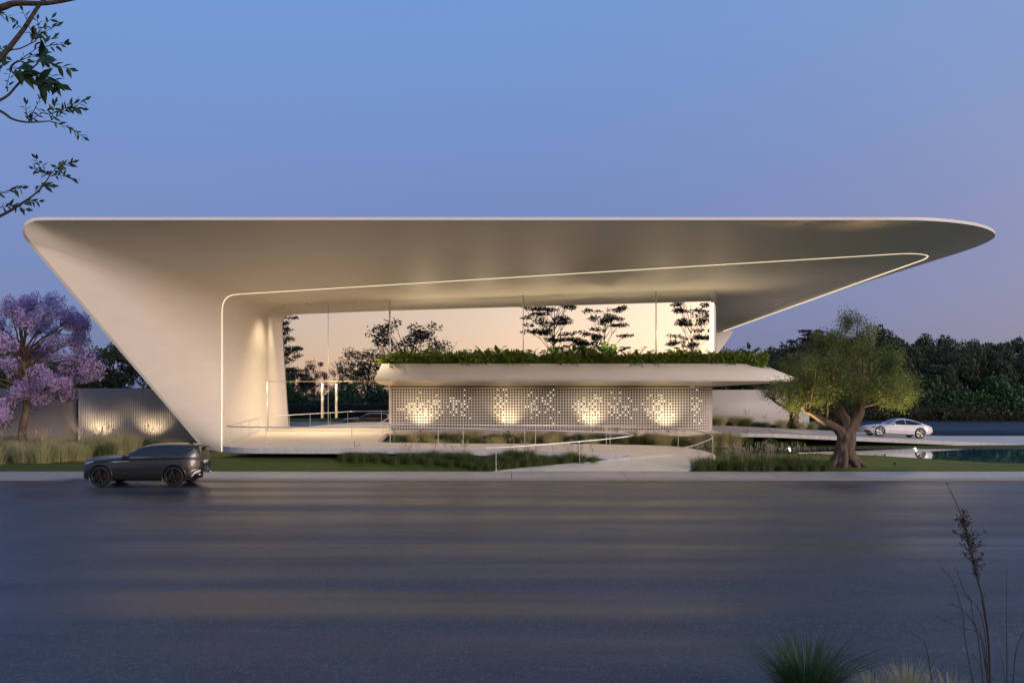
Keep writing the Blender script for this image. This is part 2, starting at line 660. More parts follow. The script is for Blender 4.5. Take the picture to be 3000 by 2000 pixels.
def make_lawn():
    xs = np.r_[np.linspace(-200, -20, 10), np.linspace(-19, 11, 61)]
    ys = np.r_[np.linspace(40.87, 52, 40), np.linspace(53, 66, 8)]
    X, Y = np.meshgrid(xs, ys, indexing='ij')
    mb = MB().grid(np.stack([X, Y, mound(X, Y)], -1), flip=True)
    pool = catmull([(10.6, 57.0), (12, 58.3), (20, 58.4), (30, 58.2), (36, 57.4), (40, 54), (40, 48), (35, 45.0), (26.2, 45.8), (24.2, 47.1),
                    (22.3, 49.2), (20.2, 51.6), (16.9, 53), (13.3, 53.6), (11, 54.8), (10.6, 57.0)], 8)[:-1]
    bm = bmesh.new()
    for loop in ([(11, 40.87), (200, 40.87), (200, 66), (11, 66)], pool):
        # keep the hole inside this sheet
        vs = [bm.verts.new((max(x, 11.05) if loop is pool else x, y, .06)) for x, y in loop]
        for i in range(len(vs)):
            bm.edges.new((vs[i], vs[(i + 1) % len(vs)]))
    bmesh.ops.triangle_fill(bm, edges=bm.edges, use_beauty=True)
    for f in bm.faces:
        if f.normal.z < 0:
            f.normal_flip()
    bm.verts.ensure_lookup_table()
    V = np.array([v.co for v in bm.verts])
    T = np.array([[v.index for v in f.verts] for f in bm.faces])
    bm.free()
    mb.add(V, T)
    structure(mb.build('lawn', M['lawn']))
    root = structure(bpy.data.objects.new('pool', None))
    col.objects.link(root)
    pool = np.array([(max(x, 11.05), y) for x, y in pool])
    bm = bmesh.new()
    bm.faces.new([bm.verts.new((x, y, .035)) for x, y in pool])
    bmesh.ops.recalc_face_normals(bm, faces=bm.faces)
    bm_obj('water', bm, M['water'], root)
    c = pool.mean(0)
    ring = []
    for k, z in enumerate((.075, .075, .02, -.9)):
        f = (1.0, .994, .994, .994)[k]
        ring.append(np.c_[c + (pool - c) * f, np.full(len(pool), z)])
    ring = np.array(ring)
    MB().grid(np.concatenate([ring, ring[:, :1]], 1)).build('basin', M['black'], root)
    strip = resample([(17.0, 53.2, .07), (20.5, 54.4, .07), (24.6, 56.6, .07)], 10)
    MB().tube(strip, .025, 6).build('overflow_edge', M['bronze'], root)
    return root


pool_root = make_lawn()
structure(MB().box(14, 220, 66.0, 117.0, -.02, .052).build('driveway', M['asphalt']))

# ------------------------------------------------------------------ the building
bld = empty('pavilion_building', (0, 60, 0), 'white pavilion with a huge flared cantilever roof and mirrored glass front', 'building')


def bpart(mb, name, m, smooth=False, parent=bld):
    o = mb.build(name, m, parent, smooth)
    if parent is bld:
        o.location = (0, -60, 0)
    return o


# -- the two leading curves: outer rim and the folded edge that carries the light line
def seg(a, b, n):
    return [np.asarray(a) + (np.asarray(b) - np.asarray(a)) * t for t in np.linspace(0, 1, n)]


NA, NC, NB, NT, ND = 26, 12, 60, 18, 26
rA = seg(P(600, 1321, 55), P(88, 719, 44.9), NA)
rC = resample(catmull([P(88, 719, 44.9), P(66, 684, 44.3), P(70, 655, 44.05), P(92, 639.5, 44), P(122, 636, 44)], 6), NC)
ZR = P(122, 636, 44)[2]
rB = seg(P(122, 636, 44), (18.3, 44, ZR), NB)
rT = resample(catmull([(18.3, 44, ZR), (20.6, 44.15, ZR), (23.1, 45.2, ZR), (25.0, 46.8, ZR), (26.3, 48.8, ZR), (26.9, 51.3, ZR), (27.1, 54, ZR)], 6), NT)
rD = seg((27.1, 54, ZR), (27.1, 88, ZR), ND)
lA = seg(P(652, 1324, 54.7), P(652, 912, 55.7), NA)
lC = resample(catmull([P(652, 912, 55.7), P(655, 890, 55.75), P(665, 873, 55.8), P(683, 864.5, 55.85), P(712, 861.3, 55.9)], 6), NC)
lB = resample([P(712, 861.3, 55.9), P(1043.5, 841, 55.2), P(1500, 813, 53.8), P(2094, 776.6, 52.1), P(2640, 743.5, 50.7)], NB)
lT = resample(catmull([P(2640, 743.5, 50.7), P(2678, 743.5, 50.5), P(2704, 746, 50.45), P(2717, 751, 50.8), P(2711, 757.5, 51.5), P(2690, 765.5, 52.4)], 6), NT)
lD = seg(P(2690, 765.5, 52.4), P(2105, 975, 85), ND)
rim = np.array(list(rA) + list(rC[1:]) + list(rB[1:]) + list(rT[1:]) + list(rD[1:]))
led = np.array(list(lA) + list(lC[1:]) + list(lB[1:]) + list(lT[1:]) + list(lD[1:]))
nA, nAC = NA, NA + NC - 1
nB = nAC + NB - 1
# inward direction of the rim's edge band
inward = np.zeros_like(rim)
for k in range(len(rim)):
    if k < nA:
        inward[k] = (.155, 0, .06)
    elif k < nAC:
        t = (k - nA + 1) / (nAC - nA)
        a = math.radians(21 - 111 * t)
        inward[k] = (.16 * math.cos(a), 0, .16 * math.sin(a))
    else:
        inward[k] = (0, 0, -.15)
rim_in = rim + inward
bpart(MB().grid([rim, rim_in]), 'roof_edge', M['rim'])
# flared soffit between rim and fold, slightly hollow
G = []
for t in np.linspace(0, 1, 15):
    G.append(rim_in + (led - rim_in) * t)
bpart(MB().grid(G), 'flared_soffit', M['shell'], True)
# outer skin: side and roof running back
outer = rim[:nB + NT - 1].copy()
back = outer.copy()
back[:, 1] = 88
bpart(MB().grid([outer, back], flip=True), 'roof_skin', M['white'])
# inner reveal at the left of the glass
nAi = [P(783, 1264, 62.9) + np.array([0, 0, -.3])] + [P(783, y, 62.9) for y in np.linspace(1230, 935, NA - 1)]
nCi = resample(catmull([P(783, 935, 62.9), P(786, 917, 62.9), P(795, 904, 62.9), P(806, 898, 62.9), P(824, 895.5, 62.9)], 6), NC)
inn = np.array(nAi + list(nCi[1:]))
G = [led[:nAC] + (inn - led[:nAC]) * t for t in np.linspace(0, 1.06, 10)]
bpart(MB().grid(G), 'entrance_reveal', M['shell'], True)
# ceiling behind the fold
Ff = led[nAC - 1:]
K = []
nb = NB
Dend = led[-1]
for k in range(len(Ff)):
    if k < nb:
        s = k / (nb - 1)
        K.append(np.array([-14.5, 88, 9.5]) * (1 - s) + Dend * s)
    else:
        K.append(Dend)
K = np.array(K)
G = []
for t in np.linspace(0, 1, 26):
    g = Ff + (K - Ff) * t
    fade = np.ones(len(Ff))
    for k in range(nb - 12, len(Ff)):
        fade[k] = max(0, 1 - (k - (nb - 12)) / (12 + NT))
    te = t ** 1.6 * fade + t * (1 - fade)
    g[:, 2] = Ff[:, 2] + (K[:, 2] - Ff[:, 2]) * te
    G.append(g)
bpart(MB().grid(G), 'ceiling', M['shell'], True)
tow = rim_in - led
tow /= np.linalg.norm(tow, axis=1)[:, None]
tow[nB + NT // 2:] = (-.25, 0, -.5)
bpart(MB().tube((led + tow * .05)[:-1], .018, 6), 'light_strip', M['led'])
tg = np.gradient(led, axis=0)
lip = np.stack([tg[:, 2], np.zeros(len(led)), -tg[:, 0]], 1)
lip[nB:] = (0, 0, -1)
kD = nB + NT // 2
lip /= np.linalg.norm(lip, axis=1)[:, None]
bpart(MB().grid([g[:kD] for g in (led - tow * .012, led - tow * .012 + lip * .04, led + tow * .012 + lip * .04, led + tow * .012)]), 'light_trim', M['rim'])
for k in np.linspace(nAC + 3, nB + NT - 5, 11).astype(int):
    p_ = led[k] + lip[k] * .10 + np.array([0, -.12, 0])
    dwn = np.array([0, -.55, -1.0]) if k > nAC else np.array([.5, -1.0, -.3])
    o = spot('strip_lamp', tuple(p_), tuple(p_ + dwn), 620 if k > nAC else 40, 102, .9, size=.02)
    o.parent = bld
    o.location = Vector(p_) - Vector((0, 60, 0))
# rear leg seen past the end of the glass
bm = prism([(21.6, 87.2), (21.6, 88.0), (-16, 88.0), (-16, 87.2)], 9, 9.8)
bm.free()
V = [(21.45, 86.5, 9.62), (14.0, 86.5, 9.62), (9.0, 86.5, .4), (14.8, 86.5, .4)]
V += [(x, y + 1.0, z) for x, y, z in V]
bpart(MB().add(V, [(0, 1, 2, 3), (7, 6, 5, 4), (0, 3, 7, 4), (3, 2, 6, 7), (2, 1, 5, 6), (1, 0, 4, 5)]), 'rear_leg', M['white'])

# -- glass front: panes between the joints, the last one bending round the corner
GY, FLOOR = 62.9, 0.98
XG = [-17.6, (961.5 - 1500) * GY / F, (1142 - 1500) * GY / F, (1533 - 1500) * GY / F, (1922 - 1500) * GY / F]
TR = P(0, 1117, GY)[2]


def pane(name, x0, x1, z0, z1, path=None):
    mb = MB()
    if path is None:
        mb.grid([[(x, GY, z) for z in (z0, z1)] for x in (x0 + .006, x1 - .006)], flip=True)
    else:
        mb.grid([[(x, y, z) for z in (z0, z1)] for x, y in path], flip=True)
    return bpart(mb, name, M['glass'], path is not None)


door_l = pane('glass_door', XG[0], XG[1], FLOOR + .02, TR - .01)
door_r = pane('glass_door', XG[1], XG[2], FLOOR + .02, TR - .01)
pane('glass_pane', XG[0], XG[1], TR + .01, 11.3)
pane('glass_pane', XG[1], XG[2], TR + .01, 11.3)
pane('glass_pane', XG[2], XG[3], 1.0, 11.5)
pane('glass_pane', XG[3], XG[4], 1.0, 11.5)
XE, RC = 14.45, .58
arc = [(XE - RC + RC * math.sin(a), GY + RC - RC * math.cos(a)) for a in np.linspace(0, math.pi / 2, 20)]
pane('glass_pane', 0, 0, 4.3, 11.5, [(XG[4] + .006, GY), (XE - RC - .02, GY)])
pane('glass_corner', 0, 0, 5.0, 11.5, arc + [(XE, 84)])
for x, w, z0 in ((XG[2], .055, FLOOR), (XG[3], .030, 4.3), (XG[4], .030, 4.3)):
    bpart(MB().box(x - w, x + w, GY - .06, GY - .004, z0, 11.3), 'mullion', M['metal'])
bpart(MB().box(XG[1] - .012, XG[1] + .012, GY - .02, GY - .004, FLOOR, 10.6), 'door_joint', M['metal'])
bpart(MB().box(XG[0], XG[2] - .06, GY - .025, GY - .004, TR - .02, TR + .02), 'transom', M['bronze'])
bpart(MB().box(-17.32, -17.12, GY - .07, GY - .003, FLOOR, TR), 'door_jamb', M['metal'])
for px, d in ((944.5, door_l), (985.5, door_r)):
    x = (px - 1500) * GY / F
    h = MB().box(x - .055, x + .055, GY - .20, GY - .13, 1.89, 4.30)
    h.box(x - .02, x + .02, GY - .13, GY - .004, 2.2, 2.26).box(x - .02, x + .02, GY - .13, GY - .004, 3.9, 3.96)
    o = h.build('door_handle', M['metal'], d)

# -- perforated screen that wraps the corner
SY, SR, SX = 62.55, 2.2, 14.42


def screen_path(s):
    """point and outward normal at run s along the screen (numpy)"""
    L1 = (SX - SR) - (-8.55)
    L2 = SR * math.pi / 2
    s = np.asarray(s, float)
    a = np.clip((s - L1) / SR, 0, math.pi / 2)
    x = np.where(s < L1, -8.55 + s, SX - SR + SR * np.sin(a))
    y = np.where(s < L1, SY, SY + SR - SR * np.cos(a)) + np.clip(s - L1 - L2, 0, None)
    return x, y, np.sin(a), -np.cos(a)


PITCH, ZP, NCOL, NROW, HH = .194, .1964, 142, 15, .057
mb = MB()
ci, ri = np.meshgrid(np.arange(NCOL), np.arange(NROW), indexing='ij')
s0 = .10 + ci.ravel() * PITCH
zc = 1.12 + ri.ravel() * ZP


def spt(s, z, d):
    x, y, nx, ny = screen_path(s)
    return np.stack([x - nx * d, y - ny * d, z], -1)


h, hz = PITCH / 2, ZP / 2
cor = [(-h, -hz), (h, -hz), (h, hz), (-h, hz)]
inn_ = [(-HH, -HH), (HH, -HH), (HH, HH), (-HH, HH)]
ring = [spt(s0 + h + a, zc + b, 0) for a, b in cor] + [spt(s0 + h + a, zc + b, 0) for a, b in inn_] + [spt(s0 + h + a, zc + b, .045) for a, b in inn_]
V = np.stack(ring, 1).reshape(-1, 3)
q = []
for k in range(4):
    j = (k + 1) % 4
    q += [(k, j, 4 + j, 4 + k), (4 + k, 4 + j, 8 + j, 8 + k)]
q = np.array(q)
mb.add(V, (q[None] + 12 * np.arange(len(s0))[:, None, None]).reshape(-1, 4))
send = .10 + NCOL * PITCH
for za, zb in ((.985, 1.12 - hz), (1.12 + 14 * ZP + hz, 4.05)):
    ss = np.linspace(0, send, 90)
    mb.grid(np.stack([spt(ss, np.full_like(ss, za), 0), spt(ss, np.full_like(ss, zb), 0)], 1), flip=True)
zz = np.array([1.12 - hz, 1.12 + 14 * ZP + hz])
mb.grid(np.stack([spt(np.array([0., .10]), np.full(2, z), 0) for z in zz], 1), flip=True)
screen = bpart(mb, 'perforated_screen', M['screen'])
ss = np.linspace(0, send, 120)
bpart(MB().grid(np.stack([spt(ss, np.full_like(ss, 1.0), .22), spt(ss, np.full_like(ss, 4.06), .22)], 1), flip=True), 'screen_backing', M['dark'])
# little lamps glowing behind some of the holes
rng = np.random.default_rng(7)
mb = MB()
ico = bmesh.new()
bmesh.ops.create_icosphere(ico, subdivisions=1, radius=.028)
IV = np.array([v.co for v in ico.verts])
IF = np.array([[v.index for v in f.verts] for f in ico.faces])
ico.free()
wx = [6, 9, 15, 22, 26, 39, 51, 56, 68, 73, 80, 85, 93, 96, 110, 118, 121, 128]
for c in range(NCOL):
    near = min(abs(c - w) for w in wx)
    for r in range(NROW):
        vy = math.exp(-((r - 8.2) / 4.2) ** 2)
        if rng.random() < .72 * math.exp(-(near / 2.3) ** 2) * vy * (.4 + .6 * ((c * 7 + r * 3) % 5 > 1)):
            p = spt(np.array([.10 + (c + .5) * PITCH]), np.array([1.12 + r * ZP]), .05)[0]
            mb.add(IV + p, IF)
o = mb.build('screen_bulbs', M['bulb'], screen)
o['kind'] = 'stuff'

# -- planter canopy above the screen
zl0, zl1, zt = 4.43, 4.62, 5.62


def ring3(x0, x1, yf, yb, z, rr):
    """rounded right end, square left end, seen from above"""
    pts = [(x0, yb), (x0, yf)]
    for a in np.linspace(-math.pi / 2, 0, 9):
        pts.append((x1 - rr + rr * math.cos(a), yf + rr + rr * math.sin(a)))
    pts.append((x1, yb))
    return np.array([(x, y, z) for x, y in pts])


rings = [ring3(-8.45, 14.6, 61.9, 74, 4.12, 2.2), ring3(-8.9, 16.2, 60.4, 75, 4.22, 2.4), ring3(-9.12, 19.9, 59.55, 76, zl0, 3.5),
         ring3(-9.14, 19.95, 59.5, 76, zl1, 3.5), ring3(-8.78, 17.6, 60.45, 74.5, zt, 3.0), ring3(-8.70, 17.5, 60.55, 74.4, zt, 3.0),
         ring3(-8.68, 17.45, 60.6, 74.4, zt - .35, 3.0)]
canopy = bpart(MB().grid(rings[2:]), 'planter_canopy', M['white'])
bpart(MB().grid(rings[:3]), 'canopy_soffit', M['bronze'], True)
o = structure(bm_obj('planter_soil', prism([(p[0], p[1]) for p in rings[6]], 5.0, 5.35), M['soil']))
o.parent = bld
o.location = (0, -60, 0)
del o['kind']
bpart(MB().box(-8.5, 12.4, 62.42, 62.5, 4.052, 4.2), 'gap_shade_strip', M['dark'])  # shade above the screen put in as a near-black strip

# ------------------------------------------------------------------ terrace, ramps, plinth, drive
terr = [(-17.3, 63.4), (-17.15, 60.6), (-16.15, 54.5), (-15.3, 49.9)]
terr += [tuple(p[:2]) for p in catmull([(-14.78, 46.9, 0), (-14.6, 45.3, 0), (-13.9, 44.25, 0), (-12.8, 43.62, 0), (-11, 43.4, 0)], 5)]
terr += [(-6.4, 43.4), (-6.4, 48.2)]
terr += [tuple(p[:2]) for p in catmull([(-7.0, 48.6, 0), (-7.4, 49.5, 0), (-7.6, 51.0, 0), (-7.75, 53, 0)], 4)]
terr += [(-8.39, 60.1), (-8.39, 63.4)]
structure(bm_obj('terrace', prism(terr, .71, FLOOR), M['concrete']))
structure(MB().box(-8.388, 14.2, 60.1, 66.0, .71, .979).build('plinth_path', M['concrete']))
structure(MB().box(-8.2, 13.9, 60.35, 65.8, 0, .70).build('plinth_base', M['tan']))
O_edge = [(-6.4, 48.2, .98), (-3, 48.0, .95), (0, 48.6, .90), (3, 49.4, .85), (6, 49.7, .79), (8.2, 49.6, .74), (9.35, 49.0, .68), (10.1, 47.5, .60),
          (10.35, 45.8, .50), (10.0, 44.2, .40), (9.3, 42.9, .28), (8.5, 41.7, .16), (7.8, 40.86, .078)]
I_edge = [(-6.4, 43.4, .98), (-3, 43.4, .92), (0, 43.4, .85), (2, 43.4, .81), (3.8, 43.55, .73), (5, 43.7, .66), (5.69, 43.72, .585), (5.55, 43.42, .53),
          (4.5, 43.1, .43), (3, 42.6, .33), (1.65, 42.1, .25), (.2, 41.5, .16), (-.95, 40.86, .078)]
oc, ic = catmull(O_edge, 8), catmull(I_edge, 8)
dz = np.array([0, 0, .27])
rampG = [ic - dz, ic, ic + (oc - ic) * .33, ic + (oc - ic) * .66, oc, oc - dz]
structure(MB().grid(rampG[1:5], flip=False).build('ramp_path', M['concrete']))
rp = bpy.data.objects['ramp_path']
for nm, a, b in (('ramp_edge', ic - dz, ic), ('ramp_edge', oc, oc - dz)):
    MB().grid([a, b]).build(nm, M['slab_edge'], rp)
# concrete edge faces of the terrace front, 3 mm proud
tp = np.array([(x, y) for x, y in terr[1:4] + terr[4:26]])
nrm = np.array([-.003, -.003])
MB().grid([[(x + nrm[0], y + nrm[1], z) for x, y in tp] for z in (.712, .978)]).build('terrace_edge', M['slab_edge'], bpy.data.objects['terrace'])


def drive_z(x):
    return float(np.clip(.51 - .048 * (x - 26.5), .085, .975))


xs = np.r_[np.linspace(13.2, 36, 24), 60]
G = []
for x in xs:
    yf = 59.5 + max(0, x - 16) * .13 if x < 40 else 62.8
    z = drive_z(x)
    G.append([(x, yf, z - .26), (x, yf, z), (x, 66, z), (x, 70, z), (x, 74.2, z), (x, 74.2, z - .26)])
structure(MB().grid(np.array(G)[:, 1:5], flip=True).build('drive_ramp', M['concrete']))
dr = bpy.data.objects['drive_ramp']
MB().grid(np.array(G)[:, 0:2], flip=True).build('ramp_edge', M['slab_edge'], dr)
MB().grid(np.array(G)[:, 4:6], flip=True).build('ramp_edge', M['slab_edge'], dr)
# raised beds
bedA = [(-8.3, 60.3), (-7.5, 51), (-7.3, 49.6), (-6.3, 48.5), (-3, 48.2), (0, 48.8), (3, 49.6), (6, 49.9), (8.2, 49.8), (9.3, 49.3), (10, 52), (10.4, 60.3)]
structure(bm_obj('planting_bed', prism(bedA, 0, .45), M['soil']))
structure(bm_obj('planting_bed', prism([(14, 74.3), (30, 74.3), (30, 86), (14, 86)], -.02, 0, [.86, .28, .28, .86]), M['lawn']))

# ------------------------------------------------------------------ railings
def railing(name, pts, label, ground, spacing=4.2, first=1.0):
    pts = np.array(pts)
    root = empty(name, (pts[0][0], pts[0][1], 0), label, 'handrail', 'handrails along the curved ramp')
    base = np.array(root.location)
    c = catmull(pts, 8)
    MB().tube(c - base, .030, 8).build('rail', M['metal'], root, True)
    d = np.r_[0, np.cumsum(np.linalg.norm(np.diff(c[:, :2], axis=0), axis=1))]
    s = first
    pm = None
    while s < d[-1] - .2:
        p = np.array([np.interp(s, d, c[:, k]) for k in range(3)])
        hgt = 1.03
        if pm is None:
            mbp = MB().tube([(0, 0, -1.03), (0, 0, 0)], .016, 8)
            mbp.lathe([(0, -1.0), (.055, -1.0), (.055, -1.012), (.055, -1.03)], 'z', 12)
            o = mbp.build('post', M['metal'], root, True)
            pm = o
        else:
            o = pm.copy()
            col.objects.link(o)
        o.location = p - base - np.array([0, 0, .02])
        s += spacing
    return root


railing('handrail', [(-17.0, 61.2, 2.0), (-16.0, 54.5, 1.98), (-15.15, 49.9, 1.98), (-14.62, 46.9, 1.98), (-14.45, 45.4, 1.98), (-13.75, 44.4, 1.98),
                     (-12.7, 43.8, 1.98), (-11, 43.58, 1.98), (-6.4, 43.56, 1.98), (-3, 43.56, 1.93), (0, 43.56, 1.86), (2, 43.56, 1.82), (3.8, 43.7, 1.75),
                     (5.1, 43.86, 1.69), (5.88, 43.75, 1.62), (5.6, 43.3, 1.55), (4.4, 42.95, 1.43), (3, 42.48, 1.33), (1.65, 41.98, 1.25),
                     (.2, 41.4, 1.17), (-1.2, 40.95, 1.13)],
        'pale metal handrail along the terrace front and round the sharp inner bend of the ramp', None, 4.2, 2.4)
railing('handrail', [(-8.25, 60.0, 1.98), (-7.6, 53, 1.98), (-7.45, 51, 1.98), (-7.25, 49.5, 1.98), (-6.9, 48.65, 1.98), (-6.1, 48.1, 1.98), (-3, 47.85, 1.95), (0, 48.45, 1.90),
                     (3, 49.25, 1.85), (6, 49.55, 1.79), (8.2, 49.45, 1.74), (9.3, 48.85, 1.68), (9.97, 47.5, 1.60), (10.2, 45.8, 1.50), (9.85, 44.25, 1.40),
                     (9.15, 43.0, 1.28), (8.4, 41.8, 1.17), (7.75, 41.05, 1.12)],
        'pale metal handrail below the perforated screen, sweeping round the wide outer bend of the ramp', None, 4.0, 8.0)

# ------------------------------------------------------------------ walls around the site
wl = empty('fluted_wall', (-23, 58, 0), 'grey wall of narrow vertical ribs behind the parked suv', 'wall')
MB().box(-5.1, 3.75, .10, .35, 0, 3.96).build('backing', M['rib_gap_shade'], wl)
rib0 = None
for k in range(76):
    if rib0 is None:
        rib0 = MB().add([(-.032, .11, 0), (-.026, 0, 0), (.026, 0, 0), (.032, .11, 0), (-.032, .11, 3.94), (-.026, 0, 3.94), (.026, 0, 3.94), (.032, .11, 3.94)],
                        [(0, 1, 5, 4), (1, 2, 6, 5), (2, 3, 7, 6), (4, 5, 6, 7)]).build('rib', M['ribs'], wl)
        o = rib0
    else:
        o = rib0.copy()
        col.objects.link(o)
    o.location = (-5.04 + k * .115, 0, 0)
gw = empty('boundary_wall', (-28.15, 58.5, 0), 'plain grey wall, coloured darker for its weaker light, behind the purple flowering tree', 'wall')
a = math.atan2(1.3, -17)
V = [(0, 0, 0), (-20, -1.0, 0), (-20, -.7, 0), (0, .3, 0)]
V = V + [(x, y, 3.95) for x, y, z in V]
MB().add(V, [(0, 4, 5, 1), (4, 7, 6, 5), (3, 2, 6, 7), (0, 3, 7, 4), (1, 5, 6, 2)]).build('render_face', M['dimmed_wall'], gw)
MB().box(-20.1, 0.0, -1.15, -.85, 3.952, 3.99)
ww = empty('garden_wall', (22, 88, 0), 'plain white wall right of the perforated screen, behind the small olive tree', 'wall')
MB().box(-10, 7.2, 0, .35, 0, 3.87).build('render_face', M['offwhite'], ww)
MB().box(-10, 7.23, -.03, .38, 3.872, 3.93).build('coping', M['rim'], ww)

# ------------------------------------------------------------------ lamps
def fixture(name, loc, label, group, size=.07, up=True, lens=None, rim_m=None):
    root = empty(name, loc, label, 'lamp', group)
    sg = 1 if up else -1
    MB().lathe([(0, -.06 * sg), (size, -.06 * sg), (size, .03 * sg), (size * .8, .03 * sg)], 'z', 14).build('housing', rim_m or M['black'], root, True)
    MB().lathe([(size * .78, .02 * sg), (size * .4, .024 * sg), (0.001, .025 * sg)], 'z', 14).build('lens', lens or M['lens'], root, True)
    return root


for k, (px, nm) in enumerate(((1234, 'leftmost'), (1489, 'second'), (1735, 'third'), (1955, 'rightmost'))):
    x = (px - 1500) * 61.9 / F
    r = fixture('uplight', (x, 61.45, 1.04), f'ground uplight grazing the perforated screen, {nm} of its row from the left' if k not in (0, 3)
                else f'{nm} ground uplight grazing the perforated screen', 'uplights at the perforated screen')
    spot('uplight_lamp', (x, 61.45, 1.10), (x, 62.5, 2.7), 300, 100, 1.0, parent=r)
for k, px in enumerate((282, 437)):
    x = (px - 1500) * 57.2 / F
    r = fixture('uplight', (x, 56.75, .50), ('left' if k == 0 else 'right') + ' ground uplight at the foot of the fluted wall', 'uplights at the fluted wall')
    spot('uplight_lamp', (x, 56.75, .60), (x, 58.0, 2.7), 520, 100, 1.0, parent=r)
x = (205 - 1500) * 57.2 / F
r = fixture('uplight', (x, 57.75, .2), 'ground uplight at the darkened plain wall by the purple tree', 'uplights at the fluted wall')
spot('uplight_lamp', (x, 57.75, .28), (x, 58.45, 2.2), 120, 60, .7, parent=r)


def ceil_z(x, y):
    return 10.45 + .043 * x - .004 * max(0, y - 52) ** 1.0 * 1.0


for k, (px, y) in enumerate(((900, 61.2), (972, 61.2), (1045, 61.2))):
    x = (px - 1500) * y / F
    z = P(px, (890.5, 887, 883.5)[k], y)[2] - .02
    r = fixture('downlight', (x, y, z), f'recessed ceiling downlight above the glass doors, {("left", "middle", "right")[k]} of three', 'downlights over the entrance', .06, False, rim_m=M['white'])
    spot('downlight_lamp', (x, y, z - .06), (x - .4, y - 1.0, 0), 1800, 92, 1.0, parent=r)
r = fixture('downlight', (-15.6, 61.6, 9.60), 'ceiling downlight washing the wall left of the glass doors', 'downlights over the entrance', .06, False, rim_m=M['white'])
spot('downlight_lamp', (-15.6, 61.6, 9.50), (-17.3, 61.2, 5.8), 620, 80, 1.0, size=.5, parent=r)
for k, x in enumerate((-6, -1.8, 2.4, 6.6, 10.8, 14.6)):
    r = fixture('planter_light', (x, 62.35, 6.35), ORD[k] + ' uplight from the left among the canopy planter plants', 'uplights among the planter plants', .05)
    MB().tube([(0, 0, -1.1), (0, 0, -.05)], .015, 6).build('stake', M['black'], r)
    spot('planter_lamp', (x, 62.35, 6.45), (x, 60.6, 10), 330, 150, .9, parent=r)
for k, (x, y) in enumerate(((19.6, 66.5),)):
    r = fixture('downlight', (x, y, 10.25), 'ceiling downlight above the drive ramp at the right', 'downlights over the drive', .07, False, rim_m=M['white'])
    spot('downlight_lamp', (x, y, 10.15), (x, y, 0), 900, 45, .8, parent=r)
for k, (x, y, lab) in enumerate(((18.0, 58.25, 'left pool lamp on the far edge near the olive trunk'), (26.15, 58.2, 'pool lamp on the far edge below the white car'),
                                 (34.0, 57.75, 'pool lamp at the far right edge of the picture'))):
    r = empty('pool_light', (x, y, .035), lab, 'lamp', 'lamps in the pool')
    MB().lathe([(.0, -.05), (.07, -.05), (.07, .0)], 'y', 16).build('housing', M['metal'], r, True)
    MB().lathe([(.06, -.055), (.001, -.075)], 'y', 16).build('lens', M['pool_lens'], r, True)
    ld = bpy.data.lights.new('pool_lamp', 'POINT')
    ld.energy = 12
    ld.color = (.6, .93, 1.0)
    ld.shadow_soft_size = .02
    o = bpy.data.objects.new('pool_lamp', ld)
    col.objects.link(o)
    o.parent = r
    o.location = (0, -.25, .12)

# ------------------------------------------------------------------ cars
def interp(pts):
    xs = [p[0] for p in pts]
    zs = [p[1] for p in pts]
    return lambda x: np.interp(x, xs, zs)


def smooth_profile(pts, n=6):
    c = catmull([(a, b, 0) for a, b in pts], n)
    return interp(sorted((float(p[0]), float(p[1])) for p in c))


